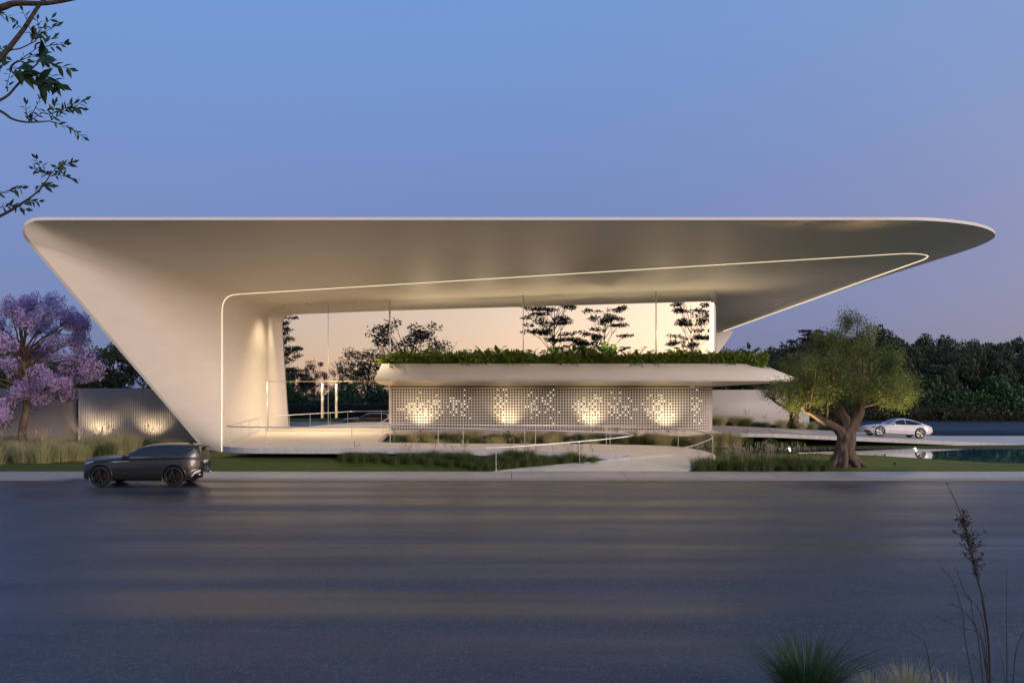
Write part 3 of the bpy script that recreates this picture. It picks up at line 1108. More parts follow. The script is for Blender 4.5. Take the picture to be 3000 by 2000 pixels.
def make_car(name, label, spec, paint):
    L, W = spec['L'], spec['W']
    top, bot = smooth_profile(spec['top'], 5), interp(spec['bot'])
    belt, roofw = interp(spec['belt']), spec['roofw']
    crown = interp(spec['crown'])
    nose, tail = spec['nose'], spec['tail']

    def width(x, z):
        x = np.asarray(x, float)
        z = np.asarray(z, float)
        f = np.clip((nose[0] - x) / nose[0], 0, 1)
        r = np.clip((x - (L - tail[0])) / tail[0], 0, 1)
        w0 = W * (1 - nose[1] * f ** 2.4) * (1 - tail[1] * r ** 2.6)
        zb, zt = belt(x), top(x)
        low = np.clip((z - .2) / (zb - .2), 0, 1)
        side = .945 + .055 * np.sin(np.clip(low * 1.15, 0, 1) * math.pi) ** .8
        tum = np.clip((z - zb) / spec['gh'], 0, 1.2)
        w = w0 * side * (1 - (1 - roofw) * tum ** 1.15)
        cr = crown(x)
        u = np.clip((z - (zt - cr)) / cr, 0, 1)
        return w * np.maximum(1 - u ** 2.2, 0) ** .42

    root = empty(name, (0, 0, 0), label, 'car')
    # body shell as a loft of cross-sections
    ns, nv = 90, 34
    t = np.linspace(0, 1, ns)
    xs = L * (t - .045 * np.sin(2 * math.pi * t) / 1.0)
    vv = np.linspace(0, 1, nv)
    vv = 1 - (1 - vv) ** 1.7
    G = []
    for x in xs:
        zb, zt = bot(x), top(x)
        z = zb + (zt - zb) * vv
        w = width(np.full(nv, x), z)
        w[-1] = 0
        ring_ = np.concatenate([np.stack([np.full(nv, x), -w, z], 1), np.stack([np.full(nv, x), w, z], 1)[::-1][1:]])
        ring_ = np.vstack([[(x, 0, zb)], ring_, [(x, 0, zb)]])
        G.append(ring_)
    G = np.array(G)
    mb = MB().grid(G)
    for k in (0, -1):
        c = G[k].mean(0)
        n = len(G[k])
        mb.add(np.vstack([c, G[k]]), [(0, 1 + i, 1 + (i + 1) % n) for i in range(n)])
    body = mb.build('body', paint, root, True)
    bm = bmesh.new()
    bm.from_mesh(body.data)
    bmesh.ops.remove_doubles(bm, verts=bm.verts, dist=.0006)
    bmesh.ops.recalc_face_normals(bm, faces=bm.faces)
    # wheel openings: drop the side skin inside the arch circles
    R = spec['r']
    for wx in spec['wheels']:
        dead = [f for f in bm.faces if (f.calc_center_median().x - wx) ** 2 + (f.calc_center_median().z - R) ** 2 < (R + .055) ** 2]
        bmesh.ops.delete(bm, geom=dead, context='FACES')
    bm.to_mesh(body.data)
    bm.free()
    fl = 1.0 if spec['dark_trim'] else .45
    for wx in spec['wheels']:
        a = np.linspace(-.35, math.pi + .35, 34)
        for sd in (-1, 1):
            g = []
            for rr, dy in ((R + .055 + .045 * fl, .003), (R + .055 + .04 * fl, .012 * fl), (R + .035, .016 * fl), (R + .03, -.30)):
                px, pz = wx + rr * np.cos(a), np.maximum(R + rr * np.sin(a), .17)
                y = width(np.full_like(px, wx), np.clip(pz, .3, belt(wx) - .05)) * .5 + width(px, np.clip(pz, .3, 2)) * .5
                g.append(np.stack([px, sd * (y + dy), pz], 1))
            MB().grid(g).build('arch_trim', M['car_black'] if spec['dark_trim'] else paint, root, True)
    und = MB().box(.35, L - .35, -W * .70, W * .70, .22, .62)
    und.build('underbody', M['dark'], root)

    def patch(nm, xs_, lo, hi, m, off=.006, sides=(-1, 1), parent=None, ny=7):
        lo, hi = interp(lo), interp(hi)
        xx = np.linspace(xs_[0], xs_[1], 26)
        for sd in sides:
            g = []
            for v in np.linspace(0, 1, ny):
                z = lo(xx) + (hi(xx) - lo(xx)) * v
                g.append(np.stack([xx, sd * (width(xx, z) + off), z], 1))
            MB().grid(g).build(nm, m, parent or root, True)
    for args in spec['patches']:
        patch(*args)
    # windscreen and rear window on the upper skin
    for nm, x0, x1, f in spec['screens']:
        g = []
        for x in np.linspace(x0, x1, 12):
            ww = width(x, top(x) - crown(x) * .45) * f
            yy = np.linspace(-1, 1, 13) * ww
            zz = []
            for y in yy:
                zs = np.linspace(top(x) - crown(x), top(x), 60)
                wz = width(np.full(60, x), zs)
                ok = zs[wz >= abs(y)]
                zz.append((ok.max() if len(ok) else zs[0]) + .007)
            g.append(np.stack([np.full(13, x), yy, zz], 1))
        MB().grid(g).build(nm, M['car_glass'], root, True)
    # wheels
    for wx in spec['wheels']:
        for sd in (-1, 1):
            wr = bpy.data.objects.new('wheel', None)
            col.objects.link(wr)
            wr.parent = root
            wr.location = (wx, sd * (W - .125), R)
            s_ = sd
            MB().lathe([(R * .70, .10 * s_), (R * .80, .125 * s_), (R * .93, .12 * s_), (R, .085 * s_), (R, -.085 * s_), (R * .9, -.12 * s_), (R * .6, -.12 * s_)], 'y', 40).build('tyre', M['tyre'], wr, True)
            rimb = MB().lathe([(R * .755, .122 * s_), (R * .72, .128 * s_), (R * .69, .10 * s_), (R * .66, -.06 * s_)], 'y', 40)
            nsp = spec['spokes']
            for q_ in range(nsp):
                a0 = q_ * 2 * math.pi / nsp + .3
                for da in spec['split']:
                    a1 = a0 + da
                    ca, sa = np.array([math.cos(a0), 0, math.sin(a0)]), np.array([math.cos(a1), 0, math.sin(a1)])
                    tq = np.array([-math.sin(a1), 0, math.cos(a1)])
                    w_ = spec['spw']
                    p0, p1 = ca * R * .10, sa * R * .71
                    y0, y1 = np.array([0, .105 * s_, 0]), np.array([0, .118 * s_, 0])
                    yb = np.array([0, .06 * s_, 0])
                    V_ = [p0 - tq * w_ * .8 + y0, p0 + tq * w_ * .8 + y0, p1 + tq * w_ + y1, p1 - tq * w_ + y1, p0 - tq * w_ + yb, p0 + tq * w_ + yb, p1 + tq * w_ * 1.2 + yb, p1 - tq * w_ * 1.2 + yb]
                    rimb.add(V_, [(0, 1, 2, 3), (0, 3, 7, 4), (1, 5, 6, 2), (4, 7, 6, 5)])
            rimb.lathe([(0.001, .115 * s_), (R * .13, .112 * s_), (R * .15, .07 * s_)], 'y', 20)
            rimb.build('rim', spec['rim'], wr)
            MB().lathe([(R * .58, .02 * s_), (R * .2, .022 * s_)], 'y', 32).build('brake_disc', M['disc'], wr)
            cl = MB()
            aa = np.linspace(-.55, .55, 8)
            g = [[(R * rr * math.cos(a), yy * s_, R * rr * math.sin(a)) for a in aa] for rr, yy in ((.60, .0), (.60, .062), (.40, .062), (.40, .0))]
            cl.grid(g).build('brake_caliper', spec['caliper'], wr)
    # mirrors
    mx_, mz_ = spec['mirror']
    for sd in (-1, 1):
        wm = float(width(mx_, mz_))
        g = []
        for uu in np.linspace(0, math.pi, 9):
            g.append([(mx_ + .10 * math.cos(uu) * 1.1 + .02 * math.sin(a) * 0, sd * (wm + .10 + .11 * math.sin(uu) * math.cos(a)), mz_ + .07 * math.sin(uu) * math.sin(a) + .03) for a in np.linspace(0, 2 * math.pi, 13)])
        m_ = MB().grid(g)
        m_.box(mx_ - .03, mx_ + .03, min(sd * (wm - .02), sd * (wm + .06)), max(sd * (wm - .02), sd * (wm + .06)), mz_ - .03, mz_ + .02)
        m_.build('wing_mirror', M['car_black'] if spec['dark_trim'] else paint, root, True)
    return root, width, top


M['car_black'] = mat('car_black_trim', (.012, .012, .013), .3, coat=.3)
M['car_glass'] = mat('car_glass', (.006, .007, .009), .03, spec=.9)
M['tyre'] = mat('tyre', (.012, .012, .012), .75)
M['disc'] = mat('brake_disc', (.25, .25, .25), .35, metal=1)
M['rim_black'] = mat('gloss_black_rim', (.02, .02, .022), .22, metal=.6)
M['rim_alloy'] = mat('alloy_rim', (.62, .60, .57), .28, metal=.9)
M['red'] = mat('red_caliper', (.35, .01, .01), .4)
M['yellow'] = mat('yellow_caliper', (.45, .30, .02), .4)
M['paint_dark'] = mat('charcoal_paint', (.022, .022, .024), .36, metal=.3, coat=.6)
M['paint_white'] = mat('pearl_white_paint', (.72, .72, .74), .3, coat=1.0)
M['chrome'] = mat('silver_trim', (.75, .75, .76), .2, metal=.9)
M['skid'] = mat('silver_skid_plate', (.72, .72, .72), .35, metal=.3)
M['head'] = mat('headlight_glass', (.35, .38, .45), .08, spec=.9)
M['taillens'] = mat('tail_light_lens', (.30, .01, .015), .12, spec=.8)
M['tail_smoke'] = mat('tail_light_smoked', (.10, .03, .03), .15, spec=.6)

G_, B_ = 'car_glass', 'car_black'
suv = dict(L=4.80, W=.965, gh=.52, r=.395, wheels=(.80, 3.67), roofw=.77, nose=(.6, .27), tail=(.95, .40), dark_trim=True,
           top=[(0, .86), (.03, 1.0), (.12, 1.065), (.4, 1.115), (.9, 1.155), (1.35, 1.185), (1.62, 1.205), (1.78, 1.25), (2.05, 1.42), (2.32, 1.565), (2.7, 1.632),
                (3.2, 1.658), (3.7, 1.652), (4.15, 1.63), (4.45, 1.595), (4.60, 1.55), (4.69, 1.38), (4.76, 1.20), (4.80, 1.0)],
           bot=[(0, .34), (.3, .28), (.5, .26), (1.3, .29), (3.2, .29), (4.0, .34), (4.4, .40), (4.8, .52)],
           belt=[(0, .92), (1.5, 1.09), (2.4, 1.13), (4.0, 1.17), (4.8, 1.12)], crown=[(0, .10), (.5, .16), (1.6, .14), (2.3, .12), (3.0, .10), (4.4, .10), (4.8, .12)],
           screens=[('windscreen', 1.68, 2.27, .86), ('rear_window', 4.50, 4.70, .80)],
           patches=[
               ('front_side_window', (1.62, 2.55), [(1.62, 1.145), (2.55, 1.135)], [(1.62, 1.155), (1.95, 1.33), (2.25, 1.50), (2.42, 1.545), (2.55, 1.555)], M[G_], .008),
               ('rear_side_window', (2.58, 4.46), [(2.58, 1.135), (3.7, 1.165), (4.1, 1.22), (4.46, 1.40)], [(2.58, 1.558), (3.2, 1.575), (3.8, 1.56), (4.3, 1.50), (4.46, 1.45)], M[G_], .008),
               ('window_trim', (1.75, 4.0), [(1.75, 1.118), (4.0, 1.148)], [(1.75, 1.130), (4.0, 1.160)], M['chrome'], .010, (-1, 1), None, 2),
               ('sill_trim', (1.28, 3.22), [(1.28, .295), (3.22, .295)], [(1.28, .43), (3.22, .43)], M[B_], .010),
               ('sill_accent', (1.3, 3.24), [(1.3, .425), (3.24, .455)], [(1.3, .445), (3.24, .475)], M[B_], .010, (-1, 1), None, 2),
               ('fender_vent', (1.12, 1.92), [(1.12, .955), (1.4, .945), (1.5, .965), (1.92, .985)], [(1.12, .965), (1.4, .985), (1.5, .985), (1.92, 1.0)], M['chrome'], .010, (-1, 1), None, 3),
               ('headlight', (.06, .56), [(.06, .85), (.3, .875), (.56, .965)], [(.06, .93), (.3, .965), (.56, .99)], M['head'], .012),
               ('tail_light', (4.24, 4.74), [(4.24, 1.035), (4.5, .99), (4.74, 1.0)], [(4.24, 1.045), (4.5, 1.055), (4.74, 1.06)], M['tail_smoke'], .012),
               ('bumper_reflector', (4.45, 4.68), [(4.45, .60), (4.68, .66)], [(4.45, .615), (4.68, .675)], M['chrome'], .010, (-1, 1), None, 2),
               ('bumper_trim', (4.18, 4.78), [(4.18, .38), (4.5, .42), (4.78, .50)], [(4.18, .56), (4.5, .58), (4.78, .62)], M[B_], .010),
               ('skid_plate', (4.45, 4.79), [(4.45, .36), (4.6, .50), (4.79, .56)], [(4.45, .39), (4.6, .58), (4.79, .63)], M['skid'], .020, (-1, 1), None, 3),
               ('bumper_trim', (.02, .42), [(.02, .32), (.42, .25)], [(.02, .50), (.42, .42)], M[B_], .010),
               ('door_gap', (1.60, 1.612), [(1.60, .42), (1.612, .42)], [(1.60, 1.12), (1.612, 1.12)], M['dark'], .007, (-1, 1), None, 12),
               ('door_gap', (2.60, 2.612), [(2.60, .42), (2.612, .42)], [(2.60, 1.12), (2.612, 1.12)], M['dark'], .007, (-1, 1), None, 12),
               ('door_gap', (3.30, 3.312), [(3.30, .75), (3.312, .75)], [(3.30, 1.14), (3.312, 1.14)], M['dark'], .007, (-1, 1), None, 10),
               ('door_handle', (2.34, 2.54), [(2.34, 1.0), (2.54, 1.0)], [(2.34, 1.03), (2.54, 1.03)], M['paint_dark'], .012, (-1, 1), None, 3),
               ('door_handle', (3.08, 3.27), [(3.08, 1.02), (3.27, 1.02)], [(3.08, 1.05), (3.27, 1.05)], M['paint_dark'], .012, (-1, 1), None, 3),
           ], spokes=9, split=(-.13, .13), spw=.014, rim=M['rim_black'], caliper=M['red'], mirror=(1.80, 1.13))
def squeeze(x):
    return x - .05 if x > .3 and x < 3.7 else (x * .83 if x <= .3 else 3.65 + (x - 3.7) * .84)


for key in ('top', 'bot', 'belt', 'crown'):
    suv[key] = [(squeeze(a), b) for a, b in suv[key]]
suv['L'] = squeeze(4.80)
suv['wheels'] = tuple(squeeze(a) for a in suv['wheels'])
suv['mirror'] = (squeeze(suv['mirror'][0]), suv['mirror'][1])
suv['screens'] = [(n_, squeeze(a), squeeze(b), f_) for n_, a, b, f_ in suv['screens']]
suv['patches'] = [(q[0], (squeeze(q[1][0]), squeeze(q[1][1])), [(squeeze(a), b) for a, b in q[2]], [(squeeze(a), b) for a, b in q[3]]) + tuple(q[4:]) for q in suv['patches']]
car, cw, ct = make_car('parked_car', 'dark grey suv with black rims parked along the kerb', suv, M['paint_dark'])
# roof spoiler, shark fin, number plate, exhausts
sp = MB().grid([[(4.40, y, 1.575 - .05 * (y / .6) ** 2), (4.62, y, 1.56 - .05 * (y / .6) ** 2), (4.74, y, 1.545 - .05 * (y / .6) ** 2), (4.72, y, 1.525 - .05 * (y / .6) ** 2),
                 (4.55, y, 1.50 - .05 * (y / .6) ** 2)] for y in np.linspace(-.62, .62, 13)])
sp.build('roof_spoiler', M['paint_dark'], car, True).location = (-.20, 0, -.01)
MB().add([(4.02, -.02, 1.645), (4.02, .02, 1.645), (4.20, .03, 1.62), (4.20, -.03, 1.62), (4.14, 0, 1.72), (4.20, 0, 1.715)],
         [(0, 1, 4), (1, 2, 5), (1, 5, 4), (2, 3, 5), (3, 0, 4), (3, 4, 5)]).build('roof_aerial', M['car_black'], car).location = (-.14, 0, -.005)
MB().box(4.795, 4.81, -.26, .26, .86, .98).build('number_plate', M['skid'], car).location = (-.225, 0, 0)
for sd in (-1, 1):
    MB().lathe([(.05, 0), (.058, .01), (.058, .08)], 'z', 14)
    e_ = MB().box(4.70, 4.80, sd * .62 - .09, sd * .62 + .09, .42, .48)
    e_.build('exhaust', M['chrome'], car).location = (-.22, 0, 0)
car.location = (-16.09 - .75, 35.92, 0.0)

gt = dict(L=4.94, W=.965, gh=.42, r=.365, wheels=(1.02, 3.92), roofw=.66, nose=(.95, .42), tail=(.85, .30), dark_trim=False,
          top=[(0, .52), (.03, .60), (.15, .67), (.45, .755), (.9, .84), (1.35, .90), (1.62, .945), (1.8, 1.03), (2.1, 1.20), (2.4, 1.325), (2.7, 1.372), (3.0, 1.375),
               (3.4, 1.325), (3.8, 1.225), (4.2, 1.105), (4.5, 1.02), (4.72, .975), (4.84, .93), (4.90, .84), (4.94, .72)],
          bot=[(0, .30), (.25, .20), (1.5, .17), (3.4, .17), (4.2, .20), (4.6, .25), (4.94, .36)],
          belt=[(0, .60), (.9, .72), (1.7, .86), (3.0, .90), (4.2, .92), (4.94, .85)], crown=[(0, .10), (.6, .20), (1.6, .16), (2.4, .10), (3.0, .09), (4.2, .12), (4.94, .16)],
          screens=[('windscreen', 1.66, 2.36, .90), ('roof_glass', 2.45, 3.2, .70), ('rear_window', 3.3, 4.35, .66)],
          patches=[
              ('front_side_window', (1.95, 2.86), [(1.95, .925), (2.86, .92)], [(1.95, .99), (2.2, 1.145), (2.5, 1.255), (2.86, 1.285)], M[G_], .007),
              ('rear_side_window', (2.90, 4.02), [(2.90, .92), (3.6, .935), (4.02, 1.0)], [(2.90, 1.285), (3.2, 1.265), (3.6, 1.185), (4.02, 1.05)], M[G_], .007),
              ('headlight', (.42, .86), [(.42, .60), (.6, .60), (.86, .66)], [(.42, .625), (.6, .70), (.86, .735)], M[B_], .010),
              ('headlamp_lens', (.52, .76), [(.52, .625), (.76, .655)], [(.52, .66), (.76, .70)], M['head'], .016, (-1, 1), None, 4),
              ('bumper_slot', (.58, .72), [(.58, .36), (.72, .40)], [(.58, .40), (.72, .60)], M[B_], .009),
              ('bumper_intake', (.02, .50), [(.02, .30), (.25, .23), (.50, .23)], [(.02, .44), (.25, .42), (.50, .26)], M[B_], .010),
              ('sill_trim', (1.42, 3.52), [(1.42, .175), (3.52, .175)], [(1.42, .235), (3.52, .245)], M[B_], .012, (-1, 1), None, 4),
              ('tail_light', (4.62, 4.90), [(4.62, .875), (4.90, .845)], [(4.62, .905), (4.90, .905)], M['taillens'], .012, (-1, 1), None, 4),
              ('rear_diffuser', (4.36, 4.93), [(4.36, .215), (4.7, .27), (4.93, .37)], [(4.36, .30), (4.7, .33), (4.93, .52)], M[B_], .012),
              ('door_gap', (1.72, 1.732), [(1.72, .26), (1.732, .26)], [(1.72, .88), (1.732, .88)], M['disc'], .004, (-1, 1), None, 12),
              ('door_gap', (2.87, 2.882), [(2.87, .26), (2.882, .26)], [(2.87, .91), (2.882, .91)], M['disc'], .004, (-1, 1), None, 12),
          ], spokes=5, split=(0,), spw=.036, rim=M['rim_alloy'], caliper=M['yellow'], mirror=(2.0, .93))
car2, _, _ = make_car('sports_car', 'white low fastback car with alloy wheels on the drive ramp by the pool', gt, M['paint_white'])
wx0 = 26.5 - 1.02
car2.location = (wx0, 65.5, drive_z(wx0) + .004)
car2.rotation_euler = (0, math.atan(.048), 0)

# ------------------------------------------------------------------ vegetation helpers
def unit(v):
    return v / (np.linalg.norm(v, axis=-1, keepdims=True) + 1e-9)


def leaves(mb, rng, C, L, Wd, D=None, flat=0.0, jit=.35, fold=0.0):
    """kite-shaped leaves at points C; D = preferred direction, flat pulls the blades level"""
    n = len(C)
    d = rng.normal(size=(n, 3))
    if D is not None:
        d = unit(d) * jit * 2 + D
    d[:, 2] *= (1 - flat)
    d = unit(d)
    s = np.cross(d, rng.normal(size=(n, 3)) * np.array([1, 1, 1 - flat]) + np.array([0, 0, flat * 3]))
    s = unit(s)
    L = L * rng.uniform(.65, 1.25, (n, 1))
    w = Wd * rng.uniform(.7, 1.2, (n, 1))
    V = np.stack([C, C + d * L * .45 + s * w, C + d * L, C + d * L * .45 - s * w], 1).reshape(-1, 3)
    mb.add(V, np.arange(4 * n).reshape(-1, 4))


def limb(mb, rng, a, b, r0, r1, wob=.12, n=9, sides=7, sag=0.0, lift=.25):
    a, b = np.asarray(a, float), np.asarray(b, float)
    t = np.linspace(0, 1, n)[:, None]
    L = np.linalg.norm(b - a)
    c = (a + b) / 2 + np.array([0, 0, lift * L * .5 - sag * L]) + rng.normal(size=3) * wob * L * .35
    p = (1 - t) ** 2 * a + 2 * t * (1 - t) * c + t * t * b
    w = rng.normal(size=(n, 3)) * wob * L * .045
    w[0] = w[-1] = 0
    p = p + w
    mb.tube(p, np.linspace(r0, r1, n), sides, cap=False)
    return p


def blob(rng, c, r, n):
    """points filling an ellipsoid, denser towards the skin"""
    v = unit(rng.normal(size=(n, 3)))
    k = rng.uniform(.25, 1, (n, 1)) ** .45
    return np.asarray(c) + v * k * np.asarray(r), v


def tree_meshes(rng, height, rad, kind):
    """wood and leaf meshes of a tree standing at the origin"""
    wood, leaf = MB(), MB()
    if kind == 'round':
        cb = height * rng.uniform(.22, .32)
        tr = .018 * height
        top = limb(wood, rng, (0, 0, -.1), (rng.normal() * .2, rng.normal() * .2, height * .62), tr, tr * .45, .05, 10, 8, 0, 0)
        nc = 34
        for k in range(nc):
            v = unit(rng.normal(size=3))
            v[2] = abs(v[2]) * 1.15 - .35
            kk = rng.uniform(.35, 1.0) ** .6
            c = np.array([v[0] * rad * kk, v[1] * rad * kk, cb + (height - cb) * .42 + v[2] * (height - cb) * .55 * kk])
            j = rng.integers(3, 9)
            p = limb(wood, rng, top[j], c, tr * .35, .02, .2, 6, 5)
            rr = rad * rng.uniform(.20, .36)
            C, v_ = blob(rng, c, (rr, rr, rr * .75), 150)
            leaves(leaf, rng, C, rad * .085, rad * .034, v_ * .4, jit=.6)
            for q in range(2):
                e = c + rng.normal(size=3) * rr * .6
                limb(wood, rng, p[-2], e, .025, .008, .2, 4, 4)
    elif kind == 'airy':
        tr = .014 * height
        top = limb(wood, rng, (0, 0, -.1), (rng.normal() * .3, rng.normal() * .3, height * .66), tr, tr * .4, .06, 10, 8, 0, 0)
        nc = 46
        for k in range(nc):
            v = unit(rng.normal(size=3))
            kk = rng.uniform(.3, 1.0) ** .5
            zc = height * .62
            c = np.array([v[0] * rad * kk, v[1] * rad * kk, zc + v[2] * height * .36 * kk])
            p = limb(wood, rng, top[rng.integers(2, 9)], c, tr * .32, .018, .22, 7, 5)
            rr = rad * rng.uniform(.13, .24)
            C, v_ = blob(rng, c, (rr, rr, rr * .8), 85)
            leaves(leaf, rng, C, .34, .11, v_ * .3, jit=.7)
            for q in range(3):
                limb(wood, rng, p[-2], c + rng.normal(size=3) * rr * .7, .02, .006, .2, 4, 4)
    elif kind == 'tiered':
        tr = .011 * height
        top = limb(wood, rng, (0, 0, -.1), (rng.normal() * .25, rng.normal() * .25, height * .97), tr, .03, .03, 16, 8, 0, 0)
        for lv in np.linspace(.30, .98, 10):
            z = height * lv
            reach = rad * (1.0 - .45 * abs(lv - .62) / .38)
            k0 = int(lv * 15 * .86)
            for q in range(4):
                a = rng.uniform(0, 2 * math.pi)
                rr_ = reach * rng.uniform(.45, 1.0)
                c = np.array([math.cos(a) * rr_, math.sin(a) * rr_, z + rng.normal() * height * .018])
                p = limb(wood, rng, top[k0], c, tr * .33, .015, .12, 7, 5, 0, -.15)
                for b_ in range(3):
                    cc = c + rng.normal(size=3) * np.array([rad * .16, rad * .16, .12])
                    C, v_ = blob(rng, cc, (rad * .17, rad * .17, rad * .045), 55)
                    leaves(leaf, rng, C, .42, .13, v_ * .2, flat=.6, jit=.6)
                    limb(wood, rng, p[-3], cc, .02, .006, .1, 4, 4)
    elif kind == 'bush':
        for k in range(26):
            v = unit(rng.normal(size=3))
            v[2] = abs(v[2])
            c = np.array([v[0] * rad * .8, v[1] * rad * .8, .3 + v[2] * height * .72]) * rng.uniform(.6, 1)
            limb(wood, rng, (rng.normal() * .2, rng.normal() * .2, -.1), c, .06, .015, .2, 6, 5)
            rr = rad * rng.uniform(.25, .4)
            C, v_ = blob(rng, c, (rr, rr, rr * .8), 150)
            leaves(leaf, rng, C, .34, .13, v_ * .4, jit=.6)
    return wood, leaf


def tree_proto(seed, name, height, rad, kind, leaf_m, bark_m):
    rng = np.random.default_rng(seed)
    w, l = tree_meshes(rng, height, rad, kind)
    wm = w.mesh(name + '_trunk')
    wm.polygons.foreach_set('use_smooth', [True] * len(wm.polygons))
    wm.materials.append(bark_m)
    lm = l.mesh(name + '_crown')
    lm.materials.append(leaf_m)
    return wm, lm


def plant_tree(proto, name, loc, rz, s, label, group, cat='tree', sz=None):
    root = empty(name, loc, label, cat, group, rz)
    root.scale = (s, s, sz or s)
    link_mesh('trunk' if cat == 'tree' else 'stem', proto[0], root)
    link_mesh('crown' if cat == 'tree' else 'foliage', proto[1], root)
    return root


def hedge(name, x0, x1, y0, y1, z1, label, seed, n, visible_front=True):
    rng = np.random.default_rng(seed)
    root = empty(name, ((x0 + x1) / 2, (y0 + y1) / 2, 0), label, 'hedge')
    c = np.array(root.location)
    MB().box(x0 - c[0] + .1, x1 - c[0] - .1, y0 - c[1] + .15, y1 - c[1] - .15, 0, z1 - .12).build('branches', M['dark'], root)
    mb = MB()
    nf = int(n * .62)
    yf = y0 if visible_front else y1
    Cf = np.stack([rng.uniform(x0, x1, nf), yf + rng.normal(size=nf) * .06, rng.uniform(0, z1, nf)], 1)
    nt = n - nf
    Ct = np.stack([rng.uniform(x0, x1, nt), rng.uniform(y0, y1, nt), z1 + rng.normal(size=nt) * .05 - .05], 1)
    leaves(mb, rng, np.concatenate([Cf, Ct]) - c, .26, .09)
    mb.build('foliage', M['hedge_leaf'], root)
    return root


# ------------------------------------------------------------------ woods beyond the site
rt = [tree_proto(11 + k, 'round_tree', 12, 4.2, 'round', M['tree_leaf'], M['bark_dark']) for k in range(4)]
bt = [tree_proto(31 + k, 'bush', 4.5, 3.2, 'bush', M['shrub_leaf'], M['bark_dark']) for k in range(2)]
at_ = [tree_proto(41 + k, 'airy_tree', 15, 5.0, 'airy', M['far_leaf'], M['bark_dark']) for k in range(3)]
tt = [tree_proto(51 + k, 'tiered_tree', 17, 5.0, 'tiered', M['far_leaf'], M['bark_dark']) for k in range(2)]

rng = np.random.default_rng(5)
n = 0
for row, (y, hgt, step) in enumerate(((124, 9.6, 4.2), (131, 12.0, 4.4), (140, 14.2, 4.4))):
    x = 22.0 + row * 1.5
    n = 0
    while x < 92:
        px = 1500 + x * F / y
        hh = hgt * rng.uniform(.90, 1.07)
        if px < 2330:
            hh *= .86
        s = hh / 12
        plant_tree(rt[rng.integers(4)], 'woodland_tree', (x, y + rng.normal() * 1.2, -.05), rng.uniform(0, 6.28), s * rng.uniform(.62, .78),
                   ORD[n % 22] + (' dark tree from the left, front row of the wood behind the hedge', ' dark tree from the left, middle row of the wood behind the hedge',
                             ' tall skyline tree from the left in the wood on the right')[row], 'trees of the wood on the right', sz=s)
        n += 1
        x += step * rng.uniform(.75, 1.2)
for k, (x, y, s) in enumerate(((37.5, 121, 1.1), (43, 121, 1.2), (52, 120.5, 1.3), (56.5, 121, 1.5), (61, 120.5, 1.25), (65.5, 121, 1.55), (70, 121, 1.3))):
    plant_tree(bt[k % 2], 'woodland_shrub', (x, y, -.05), k * 1.3, s, ORD[k] + ' bushy green shrub from the left behind the clipped hedge', 'shrubs behind the clipped hedge', 'shrub')
for k in range(15):
    plant_tree(bt[k % 2], 'woodland_shrub', (24 + k * 4.8, 127 + (k % 2) * 2, -.05), k * 2.3, 1.5 + .3 * math.sin(k * 2.1), ORD[k] + ' dark undergrowth shrub from the left inside the wood', 'undergrowth of the wood', 'shrub')
for k in range(13):
    x = -62 + k * 3.4 + rng.normal()
    y = 84 + (k % 3) * 6
    plant_tree(rt[k % 4], 'woodland_tree', (x, y, -.05), k * 2.1, rng.uniform(.62, .80) * y / 88, ORD[k] + ' dark tree from the left beyond the grey walls', 'trees behind the left walls')
for k in range(9):
    x = 12 + k * 4.6
    plant_tree(rt[(k + 1) % 4], 'woodland_tree', (x, 133 + (k % 2) * 9, -.05), k * 1.1, rng.uniform(.78, .92) + .012 * k, ORD[k] + ' far dark tree from the left, seen between pavilion and olive tree', 'trees beyond the pavilion')
plant_tree(tt[0], 'slender_tree', (40.0, 121.5, 0), 1.0, .70, 'airy layered tree standing above the wood, left of the olive crown', None)
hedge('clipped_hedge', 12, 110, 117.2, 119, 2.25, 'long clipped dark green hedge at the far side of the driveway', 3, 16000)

# ------------------------------------------------------------------ across the road, seen in the glass
hedge('roadside_hedge', -75, 75, -3.6, -1.5, 2.1, 'clipped hedge across the road, mirrored in the glass front', 4, 16000, visible_front=False)


def mirror_at(px, Y):
    return (px - 1500) * (2 * GY - Y) / F


for k, (pr, px, Y, top_py, w, nm, lab) in enumerate((
        (at_[0], 1195, -25, 918, 1.45, 'broad_tree', 'broad tree mirrored in the glass just above the planter\'s left end'),
        (at_[1], 1078, -27, 1000, 1.35, 'broad_tree', 'smaller bushy tree mirrored in the glass left of the planter'),
        (at_[2], 920, -30, 1052, .9, 'small_tree', 'small thin tree mirrored above the left glass door'),
        (at_[0], 1003, -31, 1056, .95, 'small_tree', 'small thin tree mirrored above the right glass door'),
        (at_[1], 1512, -30, 1008, .6, 'small_tree', 'tiny tree top mirrored at the middle joint of the glass'),
        (tt[0], 1622, -24, 862, .98, 'layered_tree', 'largest layered tree mirrored in the middle pane of the glass'),
        (tt[1], 1768, -26, 905, .92, 'layered_tree', 'layered tree mirrored right of the largest one'),
        (tt[0], 2026, -25, 878, .78, 'layered_tree', 'layered tree mirrored at the right end of the glass'),
        (tt[1], 822, -24, 925, .8, 'layered_tree', 'layered tree mirrored at the left edge of the glass'),
        (rt[1], 862, -22, 1062, 1.0, 'broad_tree', 'dark round tree mirrored at the left jamb of the doors'))):
    hh = CAMZ + (1150 - top_py) * (2 * GY - Y) / F
    base_h = {id(a): 15 for a in at_}
    bh = 15 if any(pr is a for a in at_) else (17 if any(pr is a for a in tt) else 12)
    s = hh / bh
    plant_tree(pr, nm, (mirror_at(px, Y), Y, -.05), k * 1.7 + .4, s * w, lab, 'trees across the road', sz=s)
